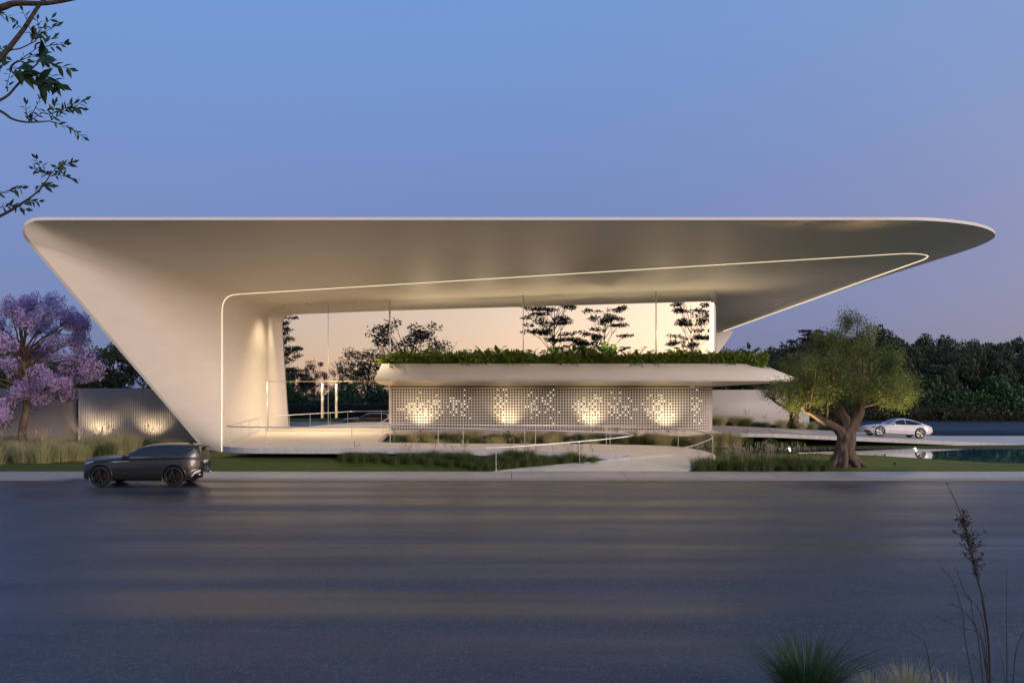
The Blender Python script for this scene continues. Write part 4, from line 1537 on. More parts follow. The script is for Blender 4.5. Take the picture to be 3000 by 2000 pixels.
for k in range(22):
    x = -66 + k * 4.6 + rng.normal() * .6
    if x > 10:
        break
    plant_tree(bt[k % 2], 'roadside_shrub', (x, -9 - (k % 3) * 2.5, -.05), k, rng.uniform(1.15, 1.45), ORD[k] + ' dark shrub from the left behind the hedge across the road', 'shrubs across the road', 'shrub')

# ------------------------------------------------------------------ jacaranda on the left
def jacaranda():
    rng = np.random.default_rng(77)
    base = P(68, 1320, 53.0)
    base[2] = .04
    root = empty('jacaranda_tree', base, 'purple flowering tree at the left edge beside the grey wall', 'tree', None)
    wood, leaf, flo = MB(), MB(), MB()
    fork = P(78, 1180, 53) - base
    t = resample(catmull([(0, 0, -.15), P(64, 1270, 53) - base, P(74, 1215, 53) - base, fork, P(74, 1100, 53) - base, P(60, 1000, 53) - base], 5), 18)
    wood.tube(t, np.linspace(.26, .08, 18) + np.r_[.12, .05, .02, np.zeros(15)], 12)
    cl = [(25, 905), (95, 892), (160, 905), (60, 950), (120, 965), (192, 935), (232, 960), (10, 1000), (150, 1015), (215, 1010), (262, 1050), (90, 1040), (205, 1075),
          (247, 1095), (35, 1080), (120, 1105), (165, 1128), (62, 1135), (196, 1135), (28, 1180), (112, 1165), (-60, 930), (-90, 1010), (-80, 1100), (-50, 1180),
          (15, 1225), (-20, 960), (-30, 1060), (195, 1160), (278, 1075), (70, 900)]
    for k, (px, py) in enumerate(cl):
        for rep in range(2):
            c = P(px + rng.normal() * 8, py + rng.normal() * 6, 53 + rng.normal() * 1.9) - base
            small = (px, py) in ((196, 1135), (195, 1160), (15, 1225), (28, 1180))
            a = t[int(np.clip(7 + (1250 - py) / 40 + rng.integers(-1, 2), 6, 16))] if not small else t[9]
            p = limb(wood, rng, a, c, .07, .015, .22, 9, 6)
            rr = .88 * rng.uniform(.6, 1.1) * (.5 if small else 1)
            for b_ in range(9):
                cc = c + unit(rng.normal(size=3)) * rr * rng.uniform(.3, 1) * np.array([1, 1, .8])
                limb(wood, rng, p[-3], cc, .016, .005, .2, 4, 4)
                C, v_ = blob(rng, cc, (.30, .30, .34), 80)
                leaves(flo, rng, C, .10, .042, v_ * .4)
                C, v_ = blob(rng, cc - np.array([0, 0, .12]), (.38, .38, .26), 16)
                leaves(leaf, rng, C, .17, .03, v_ * .4)
    wood.build('trunk', M['bark'], root, True)
    cr = leaf.build('crown', M['jac_leaf'], root)
    flo.build('blossom', M['blossom'], cr)
    r = fixture('uplight', (base[0] + 1.6, base[1] - 1.4, .16), 'ground uplight at the foot of the purple tree', 'uplights under the trees')
    spot('uplight_lamp', (base[0] + 1.6, base[1] - 1.4, .26), (base[0] + .4, base[1] + .2, 6.5), 260, 75, .8, parent=r)


jacaranda()


# ------------------------------------------------------------------ olive trees
def gnarled(mb, rng, pts, rad, sides=26, amp=.16, seed=0, twist=1.2):
    pts = catmull([np.array(p, float) for p in pts], 7)
    n = len(pts)
    rr = np.interp(np.linspace(0, 1, n), np.linspace(0, 1, len(rad)), rad)
    tan = unit(np.gradient(pts, axis=0))
    G = []
    ph = rng.uniform(0, 6.28, 4)
    for k in range(n):
        u = unit(np.cross(tan[k], np.array([.1, 1, .05])))
        v = np.cross(tan[k], u)
        a = np.linspace(0, 2 * math.pi, sides + 1)
        tw = twist * k / n
        r = rr[k] * (1 + amp * np.sin(3 * a + ph[0] + tw * 2) + amp * .7 * np.sin(5 * a + ph[1] - tw * 3) + amp * .45 * np.sin(9 * a + ph[2] + tw * 5)
                     + amp * .5 * np.sin(2 * a + ph[3]) * math.sin(k * .9))
        r[-1] = r[0]
        G.append(pts[k] + r[:, None] * (np.cos(a)[:, None] * u + np.sin(a)[:, None] * v))
    mb.grid(np.array(G))
    return pts


def olive(name, base, s, label, seed, dens, lamp):
    rng = np.random.default_rng(seed)
    root = empty(name, base, label, 'tree', 'olive trees')
    root.scale = (s, s, s)
    # metre coordinates of the large tree: x right, z up
    wood, leaf = MB(), MB()
    gnarled(wood, rng, [(.05, 0, -.15), (.0, 0, .25), (-.02, 0, .8), (.05, .02, 1.3), (.12, .05, 1.75)], [.86, .60, .42, .38, .37, .34], amp=.15)
    for k in range(9):                         # root flare
        a = k * .698 + .2
        r1 = 1.05 + .2 * rng.random()
        gnarled(wood, rng, [(.25 * math.cos(a), .25 * math.sin(a), .75), (.6 * math.cos(a), .55 * math.sin(a), .25), (r1 * math.cos(a), r1 * .9 * math.sin(a), -.08)], [.19, .16, .07], 10, .15)
    l1 = gnarled(wood, rng, [(.0, 0, 1.35), (-.35, -.05, 1.8), (-.95, -.1, 2.15), (-1.45, -.1, 2.45), (-1.95, .1, 2.75)], [.28, .22, .17, .13, .08], 16, .12)
    l2 = gnarled(wood, rng, [(.12, 0, 1.5), (.45, .0, 2.1), (.75, .1, 2.7), (.85, .1, 3.2), (1.1, .2, 3.8)], [.30, .25, .22, .18, .10], 16, .14)
    l3 = gnarled(wood, rng, [(.08, .1, 1.5), (.12, .1, 2.1), (-.15, .2, 2.7), (-.35, .2, 3.1), (-.5, .3, 3.9)], [.28, .22, .20, .16, .09], 16, .14)
    l4 = gnarled(wood, rng, [(.82, .1, 3.0), (1.4, -.2, 3.1), (2.1, -.3, 3.35)], [.14, .09, .05], 10, .1)
    l5 = gnarled(wood, rng, [(.0, .3, 1.7), (-.2, .8, 2.4), (.2, 1.3, 3.2)], [.22, .16, .08], 10, .1)
    anchors = [l1[-1], l1[-4], l2[-1], l2[-5], l3[-1], l3[-5], l4[-1], l5[-1], l1[len(l1) // 2]]
    cl = []
    while len(cl) < 100:
        v = rng.uniform(-1, 1, 3)
        if np.linalg.norm(v) > 1 or np.linalg.norm(v) < .35:
            continue
        x, y, z = v[0] * 3.15, v[1] * 2.5, 4.55 + v[2] * 2.55
        lim = np.interp(z, [2.6, 3.2, 4.2, 5.0, 6.0, 6.8, 7.1], [2.4, 2.8, 2.6, 1.95, 1.2, .55, .25])
        if abs(x) > lim or abs(y) > lim or (z < 2.75 and abs(x) < .9):
            continue
        if z < 3.3:
            z = 3.3 + rng.random() * .5 + (.3 if abs(x) < 1.4 else 0)
        cl.append(np.array([x + .1, y, z]))
    cl += [np.array(c) for c in ((-2.95, -.2, 3.5), (-2.6, .2, 3.1), (-2.2, -.3, 3.1), (2.7, -.2, 3.4), (3.0, 0, 3.8), (2.3, -.3, 3.25), (.2, 0, 6.95), (-.1, .2, 6.7), (.6, .1, 6.6),
                                 (-3.0, .1, 3.9), (3.1, .2, 4.3), (1.6, -.4, 3.2), (-1.3, -.6, 3.2), (1.0, 0, 6.3))]
    for c in cl:
        a = min(anchors, key=lambda q: np.linalg.norm(q - c) + rng.random())
        p = limb(wood, rng, a, c, .045, .012, .2, 6, 5)
        rr = rng.uniform(.42, .68)
        for b_ in range(5):
            cc = c + unit(rng.normal(size=3)) * rr * rng.uniform(.3, .9)
            tip = cc + unit(cc - np.array([0, 0, 3.6])) * rng.uniform(.25, .5)
            limb(wood, rng, p[-2], tip, .012, .003, .15, 5, 3)
            m_ = int(dens * rng.uniform(.7, 1.2))
            tt_ = rng.uniform(0, 1, (m_, 1))
            C = cc + (tip - cc) * tt_ + rng.normal(size=(m_, 3)) * .17
            leaves(leaf, rng, C, .115, .021, unit(tip - cc) * .5)
    wood.build('trunk', M['olive_bark'], root, True)
    leaf.build('crown', M['olive_leaf'], root)
    for k, (dx, dy, tx, tz, pw) in enumerate(lamp):
        x, y = base[0] + dx, base[1] + dy
        r = fixture('uplight', (x, y, base[2] + .1), label.split(' on ')[0].split(' beside ')[0] + (' lit from its left by this ground spotlight' if k == 0 else ' lit from its right by this ground spotlight'), 'uplights under the trees')
        spot('uplight_lamp', (x, y, base[2] + .2), (base[0] + tx, base[1] - .7, base[2] + tz), pw, 62, 1.0, color=(1.0, .66, .28), parent=r)


ob = P(2476, 1362, 44.0)
olive('olive_tree', (ob[0], 44.0, .06), 1.0, 'large old olive tree with gnarled trunk on the lawn', 21, 86, ((-2.4, .7, -2.0, 3.4, 2600), (2.7, .6, 2.1, 3.5, 2600)))
olive('olive_tree', (24.2, 77.0, .50), .92, 'smaller olive tree beside the white garden wall', 22, 26, ((-1.3, 1.0, -.6, 3.0, 300),))

# ------------------------------------------------------------------ ornamental grasses
def grass_mesh(seed, h, n, lean, material, plumes=0, w=.011, name='clump', rad=.16):
    rng = np.random.default_rng(seed)
    mb = MB()
    a = rng.uniform(0, 2 * math.pi, n)
    ln = h * rng.uniform(.55, 1.1, n)
    out = lean * rng.uniform(.15, 1.0, n) * ln
    b = np.stack([np.cos(a), np.sin(a), np.zeros(n)], 1)
    side = np.stack([-np.sin(a), np.cos(a), np.zeros(n)], 1) + rng.normal(size=(n, 3)) * .3
    side = unit(side)
    root = b * rng.uniform(0, rad, (n, 1))
    V = []
    ts = (0, .35, .7, 1.0)
    for t in ts:
        c = root + b * (out * t ** 1.9)[:, None]
        c[:, 2] = ln * (t - .30 * lean * t ** 2.4)
        wd = w * (1 - .55 * t) if t < 1 else 0.0008
        V += [c - side * wd, c + side * wd]
    V = np.stack(V, 1).reshape(-1, 3)
    q = np.array([(0, 1, 3, 2), (2, 3, 5, 4), (4, 5, 7, 6)])
    mb.add(V, (q[None] + 8 * np.arange(n)[:, None, None]).reshape(-1, 4))
    me = mb.mesh(name)
    me.materials.append(material)
    pm = None
    if plumes:
        pb = MB()
        for k in range(plumes):
            a = rng.uniform(0, 6.28)
            o = np.array([math.cos(a), math.sin(a), 0]) * lean * h * rng.uniform(.2, .7)
            zt = h * rng.uniform(1.15, 1.55)
            p = np.array([(0, 0, 0), o * .3 + (0, 0, zt * .5), o * .75 + (0, 0, zt * .85), o + (0, 0, zt)])
            pb.tube(p, [.004, .004, .003, .003], 3, cap=False)
            e = p[3] + unit(p[3] - p[2]) * .2
            pb.tube([p[3], p[3] * .6 + e * .4, e], [.006, .022, .003], 5, cap=False)
        pm = pb.mesh(name + '_plumes')
        pm.materials.append(M['plume'])
    return me, pm


pale = [grass_mesh(100 + k, .95, 560, .5, M['grass_pale'], 0, .008, rad=.46) for k in range(3)]
mixg = [grass_mesh(110 + k, .80, 460, .5, M['grass_green'], 8, .008, rad=.42) for k in range(3)]
green = [grass_mesh(120 + k, .62, 460, .6, M['grass_green'], 0, .008, rad=.40) for k in range(3)]


def inside(poly, x, y):
    r = False
    j = len(poly) - 1
    for i in range(len(poly)):
        xi, yi = poly[i]
        xj, yj = poly[j]
        if (yi > y) != (yj > y) and x < (xj - xi) * (y - yi) / (yj - yi) + xi:
            r = not r
        j = i
    return r


def sow(rng, poly, zf, count, mind, kinds, name, label, group, smin=.75, smax=1.2):
    xs = [p[0] for p in poly]
    ys = [p[1] for p in poly]
    pts, tries = [], 0
    while len(pts) < count and tries < 6000:
        tries += 1
        x, y = rng.uniform(min(xs), max(xs)), rng.uniform(min(ys), max(ys))
        if inside(poly, x, y) and all((x - a) ** 2 + (y - b) ** 2 > mind ** 2 for a, b in pts):
            pts.append((x, y))
    for x, y in pts:
        me, pm = kinds[rng.integers(len(kinds))]
        root = empty(name, (x, y, zf(x, y) - .02), label, 'grass clump', group, rng.uniform(0, 6.28))
        s = rng.uniform(smin, smax)
        root.scale = (s * 1.05, s * 1.05, s)
        link_mesh('blades', me, root)
        if pm:
            link_mesh('plumes', pm, root)


rg = np.random.default_rng(99)
flat_z = lambda x, y: .06
sow(rg, [(-29, 44.6), (-24.3, 44.8), (-22.5, 47), (-21.5, 50), (-20.5, 54), (-19.8, 56.2), (-33, 56.2), (-33, 48)], flat_z, 80, .7, pale + pale + mixg,
    'grass_clump', 'feathery pale grass clump below the purple tree and fluted wall', 'grasses by the left walls', .9, 1.35)
sow(rg, [(-8.0, 59.8), (-7.1, 50.4), (-6.2, 49), (-2, 48.9), (2, 49.8), (6, 50.4), (8.5, 50.4), (9.8, 52), (10.2, 59.8)], lambda x, y: .45, 76, .9, pale + mixg + green,
    'grass_clump', 'grass clump in the bed between ramp and perforated screen', 'grasses in the upper bed', .75, 1.1)
sow(rg, [(-8.2, 42.7), (-6, 42.4), (-3.5, 42.2), (-1.6, 41.2), (-.5, 41.3), (1.5, 42.15), (3, 42.75), (4.5, 43.2), (5.2, 43.45), (2, 43.28), (-8.2, 43.28)],
    lambda x, y: float(mound(np.array(x), np.array(y))), 60, .36, green + green + mixg,
    'grass_clump', 'low green grass clump inside the hairpin of the ramp', 'grasses inside the ramp bend', .55, .85)
sow(rg, [(8.5, 41.25), (14.6, 41.2), (15.0, 42.2), (13.2, 43.6), (11.0, 44.8), (10.75, 43.8), (9.8, 42.6)], flat_z, 46, .45, green + mixg + mixg,
    'grass_clump', 'plumed grass clump by the pavement between ramp and olive tree', 'grasses by the pavement', .65, 1.0)
sow(rg, [(10.6, 50), (13.6, 54.8), (14, 58.7), (11, 59.6)], flat_z, 0, .8, pale, 'grass_clump', 'grass clump', 'g')
for k, (x, y, s, kd) in enumerate(((11.3, 59.2, 1.0, mixg[0]), (12.2, 59.1, 1.1, pale[0]), (13.1, 59.0, 1.2, pale[1]), (13.9, 59.0, 1.35, pale[2]), (14.6, 58.95, 1.25, pale[0]),
                                   (15.4, 58.95, 1.0, mixg[1]), (16.2, 59.0, .85, green[0]), (17.0, 59.0, .9, mixg[2]), (17.9, 59.1, .8, green[1]), (18.8, 59.2, .85, green[2]))):
    root = empty('grass_clump', (x, y, .04), ORD[k] + ' grass clump from the left under the drive ramp edge by the pool', 'grass clump', 'grasses under the drive ramp')
    root.scale = (s, s, s)
    root.rotation_euler = (0, 0, k * 1.9)
    link_mesh('blades', kd[0], root)
    if kd[1]:
        link_mesh('plumes', kd[1], root)
sow(rg, [(14.2, 74.5), (29, 74.5), (29, 77.5), (14.2, 79)], lambda x, y: drive_z(x) - .10, 30, .8, pale + mixg + green,
    'grass_clump', 'grass clump in the strip between drive ramp and white wall', 'grasses by the white wall', .8, 1.2)


# ------------------------------------------------------------------ planter plants
def palm_mesh(seed):
    rng = np.random.default_rng(seed)
    mb = MB()
    for k in range(11):
        a = k * 2.4 + rng.normal() * .3
        ln = rng.uniform(.8, 1.25)
        el = rng.uniform(.75, 1.35)
        d = np.array([math.cos(a), math.sin(a), 0])
        t = np.linspace(0, 1, 9)
        p = d * (ln * .75 * t ** 1.4 * math.cos(el * .6))[:, None]
        p[:, 2] = ln * (math.sin(el) * t * 1.15 - .55 * t ** 2.6)
        mb.tube(p, np.linspace(.012, .003, 9), 4, cap=False)
        sd = np.array([-math.sin(a), math.cos(a), 0])
        for j in np.linspace(.22, 1, 15):
            c = np.array([np.interp(j, t, p[:, q]) for q in range(3)])
            ll = .30 * math.sin(j * 2.6 + .35)
            for sg in (-1, 1):
                e = c + sd * sg * ll * .75 + d * ll * .55 + np.array([0, 0, -.25 * ll])
                w_ = d * .017
                m_ = (c + e) / 2 + np.array([0, 0, .02])
                mb.add([c, m_ - w_, e, m_ + w_], [(0, 1, 2, 3)])
    return mb.mesh('palm_fronds')


def taro_mesh(seed, n=9, size=.30):
    rng = np.random.default_rng(seed)
    st, lf = MB(), MB()
    for k in range(n):
        a = k * 2.4 + rng.normal() * .3
        ln = rng.uniform(.45, 1.0)
        d = np.array([math.cos(a), math.sin(a), 0])
        tip = d * ln * .38 + np.array([0, 0, ln])
        st.tube([(0, 0, 0), d * ln * .12 + (0, 0, ln * .6), tip], [.016, .012, .008], 5, cap=False)
        L_, w_ = size * rng.uniform(.8, 1.25), size * rng.uniform(.38, .52)
        dn = unit(d * rng.uniform(.3, .9) + np.array([0, 0, rng.uniform(-.2, .9)]))
        sd = unit(np.cross(dn, [0, 0, 1]) + rng.normal(size=3) * .2)
        nm = unit(np.cross(sd, dn))
        out = [(-.28, 0), (-.34, .55), (-.05, .95), (.3, .85), (.65, .45), (1, 0), (.65, -.45), (.3, -.85), (-.05, -.95), (-.34, -.55)]
        V = [tip + nm * .02] + [tip + dn * L_ * u + sd * w_ * v_ + nm * (.10 * abs(v_) * w_ * 2 - .12 * max(u, 0) ** 2 * L_) for u, v_ in out]
        lf.add(V, [(0, 1 + i, 1 + (i + 1) % 10) for i in range(10)])
    a, b = st.mesh('stalks'), lf.mesh('leaves')
    return a, b


def shrub_mesh(seed):
    rng = np.random.default_rng(seed)
    mb = MB()
    for k in range(16):
        c = np.array([rng.normal() * .2, rng.normal() * .18, rng.uniform(.1, .62)])
        C, v_ = blob(rng, c, (.2, .2, .16), 26)
        leaves(mb, rng, C, .17, .042, v_ * .5 + np.array([0, 0, .2]))
    return mb.mesh('foliage')


palms = []
for k in range(3):
    m_ = palm_mesh(200 + k)
    m_.materials.append(M['palm_leaf'])
    palms.append(m_)
taros = []
for k in range(3):
    a_, b_ = taro_mesh(210 + k)
    a_.materials.append(M['planter_leaf'])
    b_.materials.append(M['taro_leaf'])
    taros.append((a_, b_))
shr = []
for k in range(3):
    m_ = shrub_mesh(220 + k)
    m_.materials.append(M['planter_leaf'])
    shr.append(m_)
rp_ = np.random.default_rng(8)
for k, x in enumerate(np.linspace(-8.3, 16.6, 34)):
    root = empty('planter_palm', (x + rp_.normal() * .15, 61.35 + rp_.uniform(-.45, .5), 5.33), 'small arching palm among the planter plants on the canopy', 'palm', 'palms in the canopy planter', rp_.uniform(0, 6.28))
    s = rp_.uniform(1.0, 1.85)
    root.scale = (s, s, s)
    link_mesh('fronds', palms[k % 3], root)
for k, x in enumerate(np.r_[np.linspace(-7.6, -1, 9), np.linspace(-.6, 9.5, 24), np.linspace(10, 16.4, 8)]):
    root = empty('taro_plant', (x + rp_.normal() * .1, 60.95 + rp_.uniform(-.1, .5), 5.33), 'broad leaved taro plant in the canopy planter', 'plant', 'taro plants in the canopy planter', rp_.uniform(0, 6.28))
    s = rp_.uniform(.85, 1.6)
    root.scale = (s, s, s)
    link_mesh('stalks', taros[k % 3][0], root)
    link_mesh('leaves', taros[k % 3][1], root)
for k, x in enumerate(np.linspace(-8.45, 17.0, 74)):
    root = empty('low_shrub', (x + rp_.normal() * .1, 60.86 + rp_.uniform(0, .6), 5.33), 'low leafy shrub along the front of the canopy planter', 'shrub', 'low shrubs in the canopy planter', rp_.uniform(0, 6.28))
    s = rp_.uniform(.7, 1.6)
    root.scale = (s, s, s)
    link_mesh('foliage', shr[k % 3], root)


# ------------------------------------------------------------------ overhanging tree near the camera, left
def near_tree():
    rng = np.random.default_rng(64)
    base = np.array([-8.6, 8.0, .04])
    root = empty('overhanging_tree', base, 'tree reaching leafy twigs into the upper left corner', 'tree')
    wood, leaf = MB(), MB()

    def B(px, py, Y=9.0):
        return P(px, py, Y) - base
    trunk = catmull([(0, 0, -.1), (.05, .1, 2.2), (.15, .3, 4.4), (.2, .4, 6.4), (.1, .5, 8.6)], 6)
    wood.tube(trunk, np.linspace(.20, .09, len(trunk)), 12)

    def leafset(p, q, n, size, droop=.25, wide=.42):
        """alternate pointed leaves along a twig"""
        p, q = np.asarray(p), np.asarray(q)
        d = unit(q - p)
        for k in range(n):
            c = p + (q - p) * (k + .6) / n
            sg = -1 if k % 2 else 1
            sd = unit(np.cross(d, [0, 1, 0])) * sg
            dl = unit(d * .75 + sd * .7 + rng.normal(size=3) * .28 - np.array([0, 0, droop]))
            L_ = size * rng.uniform(.7, 1.15)
            s_ = unit(np.cross(dl, rng.normal(size=3) * .5 + np.array([.1, -.6, .8])))
            nm = np.cross(s_, dl)
            w_ = L_ * wide * .5
            V = [c, c + dl * L_ * .28 + s_ * w_ * .85, c + dl * L_ * .6 + s_ * w_ * .75, c + dl * L_ - nm * L_ * .12, c + dl * L_ * .6 - s_ * w_ * .75, c + dl * L_ * .28 - s_ * w_ * .85, c + dl * L_ * .45 + nm * L_ * .07]
            leaf.add(V, [(0, 1, 6), (1, 2, 6), (2, 3, 6), (3, 4, 6), (4, 5, 6), (5, 0, 6)])
        L_ = size
        leaf.add([q, q + d * L_ * .5 + unit(np.cross(d, [0, 1, 0])) * L_ * .2, q + d * L_, q + d * L_ * .5 - unit(np.cross(d, [0, 1, 0])) * L_ * .2], [(0, 1, 2, 3)])

    def path(pts, r0, r1):
        c = catmull(pts, 5)
        wood.tube(c, np.linspace(r0, r1, len(c)), 6, cap=False)
        return c
    path([trunk[-2], B(-450, 140, 8.8), B(-150, 70), B(0, 24), B(45, 10), B(130, 10), B(215, -3), B(330, -30)], .05, .012)
    path([B(330, -30), B(220, -60), B(130, -2), B(70, 85), B(0, 172), B(-120, 300), B(-420, 420, 8.7), trunk[18]], .008, .04)
    path([B(0, 172), B(30, 148), B(60, 142), B(105, 120)], .009, .005)
    path([B(-420, 420, 8.7), B(-150, 350), B(0, 294), B(50, 250), B(90, 205), B(112, 185)], .018, .006)
    path([trunk[16], B(-400, 200, 8.6), B(-120, 270), B(0, 325), B(35, 348), B(80, 358), B(145, 355)], .024, .006)
    path([trunk[14], B(-420, 800, 8.6), B(-150, 700), B(0, 633), B(60, 598), B(112, 560), B(146, 515)], .024, .005)
    tw = [((105, 120), (68, 35), 9, .085), ((105, 120), (110, 60), 9, .085), ((90, 125), (150, 55), 8, .09), ((90, 110), (165, 75), 8, .09), ((60, 80), (40, 65), 4, .08), ((120, 95), (120, 150), 7, .10),
          ((120, 140), (190, 130), 9, .10), ((60, 175), (155, 110), 6, .09), ((100, 160), (120, 165), 6, .20), ((115, 155), (140, 170), 5, .21), ((130, 180), (200, 200), 6, .11),
          ((45, 185), (100, 165), 6, .10), ((20, 205), (60, 200), 6, .20), ((50, 215), (75, 215), 6, .19), ((95, 215), (140, 235), 8, .18), ((110, 235), (135, 250), 6, .20), ((140, 225), (175, 245), 6, .15),
          ((22, 268), (30, 215), 5, .10), ((85, 355), (75, 305), 8, .075), ((85, 355), (118, 290), 9, .075), ((85, 355), (135, 325), 7, .075), ((150, 352), (162, 305), 8, .08), ((150, 352), (215, 305), 12, .09),
          ((190, 325), (245, 295), 8, .095), ((190, 318), (240, 320), 7, .095), ((145, 355), (195, 372), 5, .08), ((195, 370), (242, 400), 8, .085), ((146, 515), (105, 465), 10, .08), ((140, 512), (100, 495), 8, .075),
          ((146, 515), (170, 485), 8, .09), ((160, 495), (210, 477), 9, .085), ((150, 516), (190, 515), 5, .085), ((185, 515), (225, 525), 5, .085), ((130, 540), (112, 548), 5, .11), ((125, 545), (140, 545), 5, .11),
          ((60, 598), (90, 590), 6, .08), ((75, 592), (115, 590), 7, .075), ((0, 608), (30, 605), 5, .09), ((35, 605), (72, 612), 6, .10), ((-10, 575), (30, 555), 8, .09), ((30, 557), (62, 551), 4, .10),
          ((-10, 150), (20, 135), 8, .09), ((-15, 30), (25, 50), 7, .08), ((-10, 150), (15, 165), 6, .09), ((-5, 225), (5, 190), 4, .10)]
    for p, q, n_, sz in tw:
        Yj = 9 + rng.normal() * .12
        a, b = B(*p, 9.0), B(*q, Yj)
        wood.tube([a, (a + b) / 2 + rng.normal(size=3) * .01, b], [.006, .004, .002], 4, cap=False)
        leafset(a, b, n_, sz * .98)
    # the rest of the crown, out of the frame
    for k in range(60):
        c = np.array([rng.uniform(-3.2, 1.2), rng.uniform(-2.5, 2.5), rng.uniform(5.2, 10.5)])
        w = c + base
        if w[1] > 1.5 and w[0] > -1560 * w[1] / F - .5:
            continue
        p = limb(wood, rng, trunk[rng.integers(12, 24)], c, .03, .008, .15, 7, 5)
        for j in range(3):
            e = c + rng.normal(size=3) * .35
            leafset(c, e, 8, .12)
    wood.build('trunk', M['bark_dark'], root, True)
    leaf.build('crown', M['near_leaf'], root)


near_tree()

# ------------------------------------------------------------------ foreground verge plants
M['tuft'] = leafmat('near_grass_blade', (.04, .085, .028), (.08, .13, .045), .35, .5, 5)
fg = grass_mesh(301, .95, 700, .62, M['tuft'], 0, .005, 'tuft', .14)
t1 = empty('grass_tuft', (3.35, 10.2, .03), 'large dark green grass tuft at the bottom edge, right of centre', 'grass tuft', 'tufts on the near verge')
t1.scale = (1.6, 1.6, .95)
link_mesh('blades', fg[0], t1)
fg2 = grass_mesh(302, .60, 220, .5, M['grass_pale'], 0, .004, 'tuft', .22)
for k, (x, y, s) in enumerate(((4.15, 10.3, .85), (4.62, 10.4, .95), (5.0, 10.2, .8))):
    t2 = empty('grass_tuft', (x, y, .03), ('left', 'middle', 'right')[k] + ' one of three wispy pale grass tufts at the bottom right edge', 'grass tuft', 'tufts on the near verge')
    t2.scale = (s, s, s)
    t2.rotation_euler = (0, 0, k)
    link_mesh('blades', fg2[0], t2)


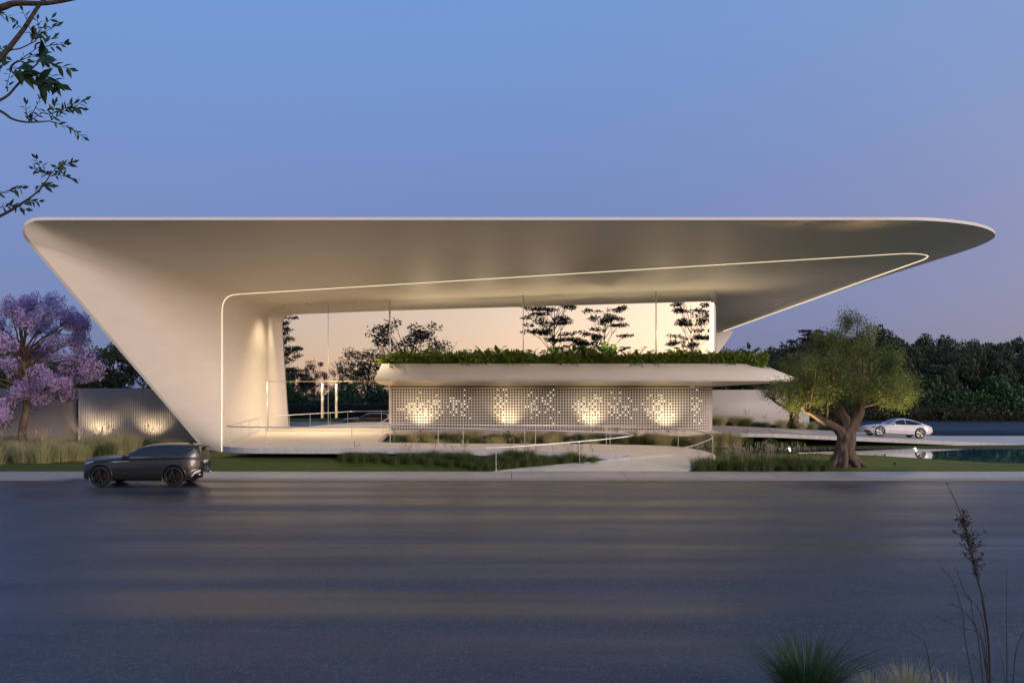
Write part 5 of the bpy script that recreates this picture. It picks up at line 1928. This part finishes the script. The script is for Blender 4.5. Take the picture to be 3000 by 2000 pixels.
def reed():
    rng = np.random.default_rng(12)
    Y = 9.2
    base = np.array([(2905 - 1500) * Y / F, Y, .03])
    root = empty('reed_plant', base, 'tall dry reed with a ragged seed head standing at the right', 'plant')
    st, hd = MB(), MB()
    B = lambda px, py, yy=Y: P(px, py, yy) - base
    c = catmull([(0, 0, -.05), B(2898, 1900), B(2880, 1760), B(2862, 1690), B(2840, 1600), B(2822, 1530), B(2800, 1470), B(2772, 1412)], 6)
    st.tube(c, np.linspace(.011, .003, len(c)), 6, cap=False)
    for k in range(120):
        t = rng.uniform(.40, .74)
        i = t * (len(c) - 1)
        p = c[int(i)] * (1 - i % 1) + c[min(int(i) + 1, len(c) - 1)] * (i % 1)
        wd = .05 * math.sin((t - .40) / .34 * math.pi) + .012
        e = p + np.array([rng.normal() * wd, rng.normal() * wd, rng.uniform(.02, .12)])
        hd.tube([p, (p + e) / 2 + rng.normal(size=3) * .012, e], [.004, .003, .0015], 3, cap=False)
        leaves(hd, rng, np.repeat(e[None], 3, 0), .035, .008)
    for pts in ([(2830, 1890), (2822, 1800), (2790, 1700), (2760, 1665)], [(2880, 1905), (2860, 1850), (2820, 1840), (2740, 1805)], [(2890, 1900), (2870, 1790), (2830, 1740), (2805, 1675)],
                [(2870, 1900), (2850, 1800), (2845, 1755), (2835, 1755)], [(2885, 1905), (2855, 1830), (2825, 1790), (2790, 1770)], [(2895, 1890), (2878, 1770), (2880, 1745), (2895, 1750)]):
        q = catmull([np.array([rng.normal() * .03, 0, 0])] + [B(*p) for p in pts], 5)
        st.tube(q, np.linspace(.006, .0025, len(q)), 5, cap=False)
        for k in range(10):
            i = rng.integers(len(q) // 2, len(q))
            e = q[i] + np.array([rng.normal() * .03, rng.normal() * .03, rng.uniform(.01, .05)])
            hd.tube([q[i], (q[i] + e) / 2, e], [.003, .002, .001], 3, cap=False)
    st.build('stalks', M['bark_dark'], root)
    hd.build('seed_head', M['bark_dark'], root)['kind'] = 'stuff'
    for k, (pts, lab) in enumerate((([(2950, 2090), (2950, 1900), (2948, 1800), (2950, 1665)], 'single straight upright stem near the right edge'),
                                    ([(2960, 2090), (2975, 1920), (2985, 1880), (3004, 1840)], 'thin bent stem touching the right edge of the picture'),
                                    ([(2740, 2080), (2715, 1900), (2680, 1860), (2640, 1830)], 'thin bent stem left of the tall reed'),
                                    ([(2920, 2080), (2890, 1990), (2860, 1930), (2835, 1905)], 'green grass blade leaning left below the tall reed'),
                                    ([(2955, 2080), (2945, 1990), (2935, 1930), (2930, 1905)], 'green upright grass blade at the bottom right corner'))):
        p = np.array([P(a, b, 9.3) for a, b in pts])
        b0 = p[0].copy()
        r2 = empty('wild_grass', b0, lab, 'wild grass', 'single stems on the near verge')
        q = catmull(p - b0, 5)
        MB().tube(np.vstack([[q[0] + np.array([0, 0, -.35])], q]), np.linspace(.006, .002, len(q) + 1), 5, cap=False).build('stem', M['grass_green'] if k > 2 else M['bark_dark'], r2)


reed()

# ------------------------------------------------------------------ fallen leaves on the road and along the kerb
lm_ = MB().add([(-.05, 0, .004), (-.015, .03, .012), (.035, .022, .016), (.06, 0, .006), (.03, -.026, .014), (-.02, -.026, .010)], [(0, 5, 1), (1, 5, 4), (1, 4, 2), (2, 4, 3)]).mesh('dead_leaf')
lm_.materials.append(M['dead_leaf'])
rl = np.random.default_rng(17)
spots_ = [(rl.uniform(-24, 22), 37.4 - abs(rl.normal()) * .35 - .06) for k in range(64)] + \
         [((px - 1500) * (F * CAMZ / (py - 1150)) / F, F * CAMZ / (py - 1150)) for px, py in ((253, 1966), (297, 1965), (400, 1955), (92, 1930), (1446, 1965), (1668, 1964), (1712, 1963), (1957, 1966), (2130, 1988),
                                                                                           (2110, 1965), (1135, 1965), (1084, 1976), (78, 1990), (2325, 1963), (640, 1975))]
for k, (x, y) in enumerate(spots_):
    far = y > 30
    o = bpy.data.objects.new('fallen_leaf', lm_)
    col.objects.link(o)
    o.location = (x, y, .002)
    o.rotation_euler = (0, 0, rl.uniform(0, 6.28))
    s = rl.uniform(.7, 1.3) * (1.0 if far else .55)
    o.scale = (s, s, s)
    tag(o, 'small brown fallen leaf in the gutter along the kerb' if far else 'small brown fallen leaf lying on the near asphalt', 'leaf', 'fallen leaves in the gutter' if far else 'fallen leaves on the near road')
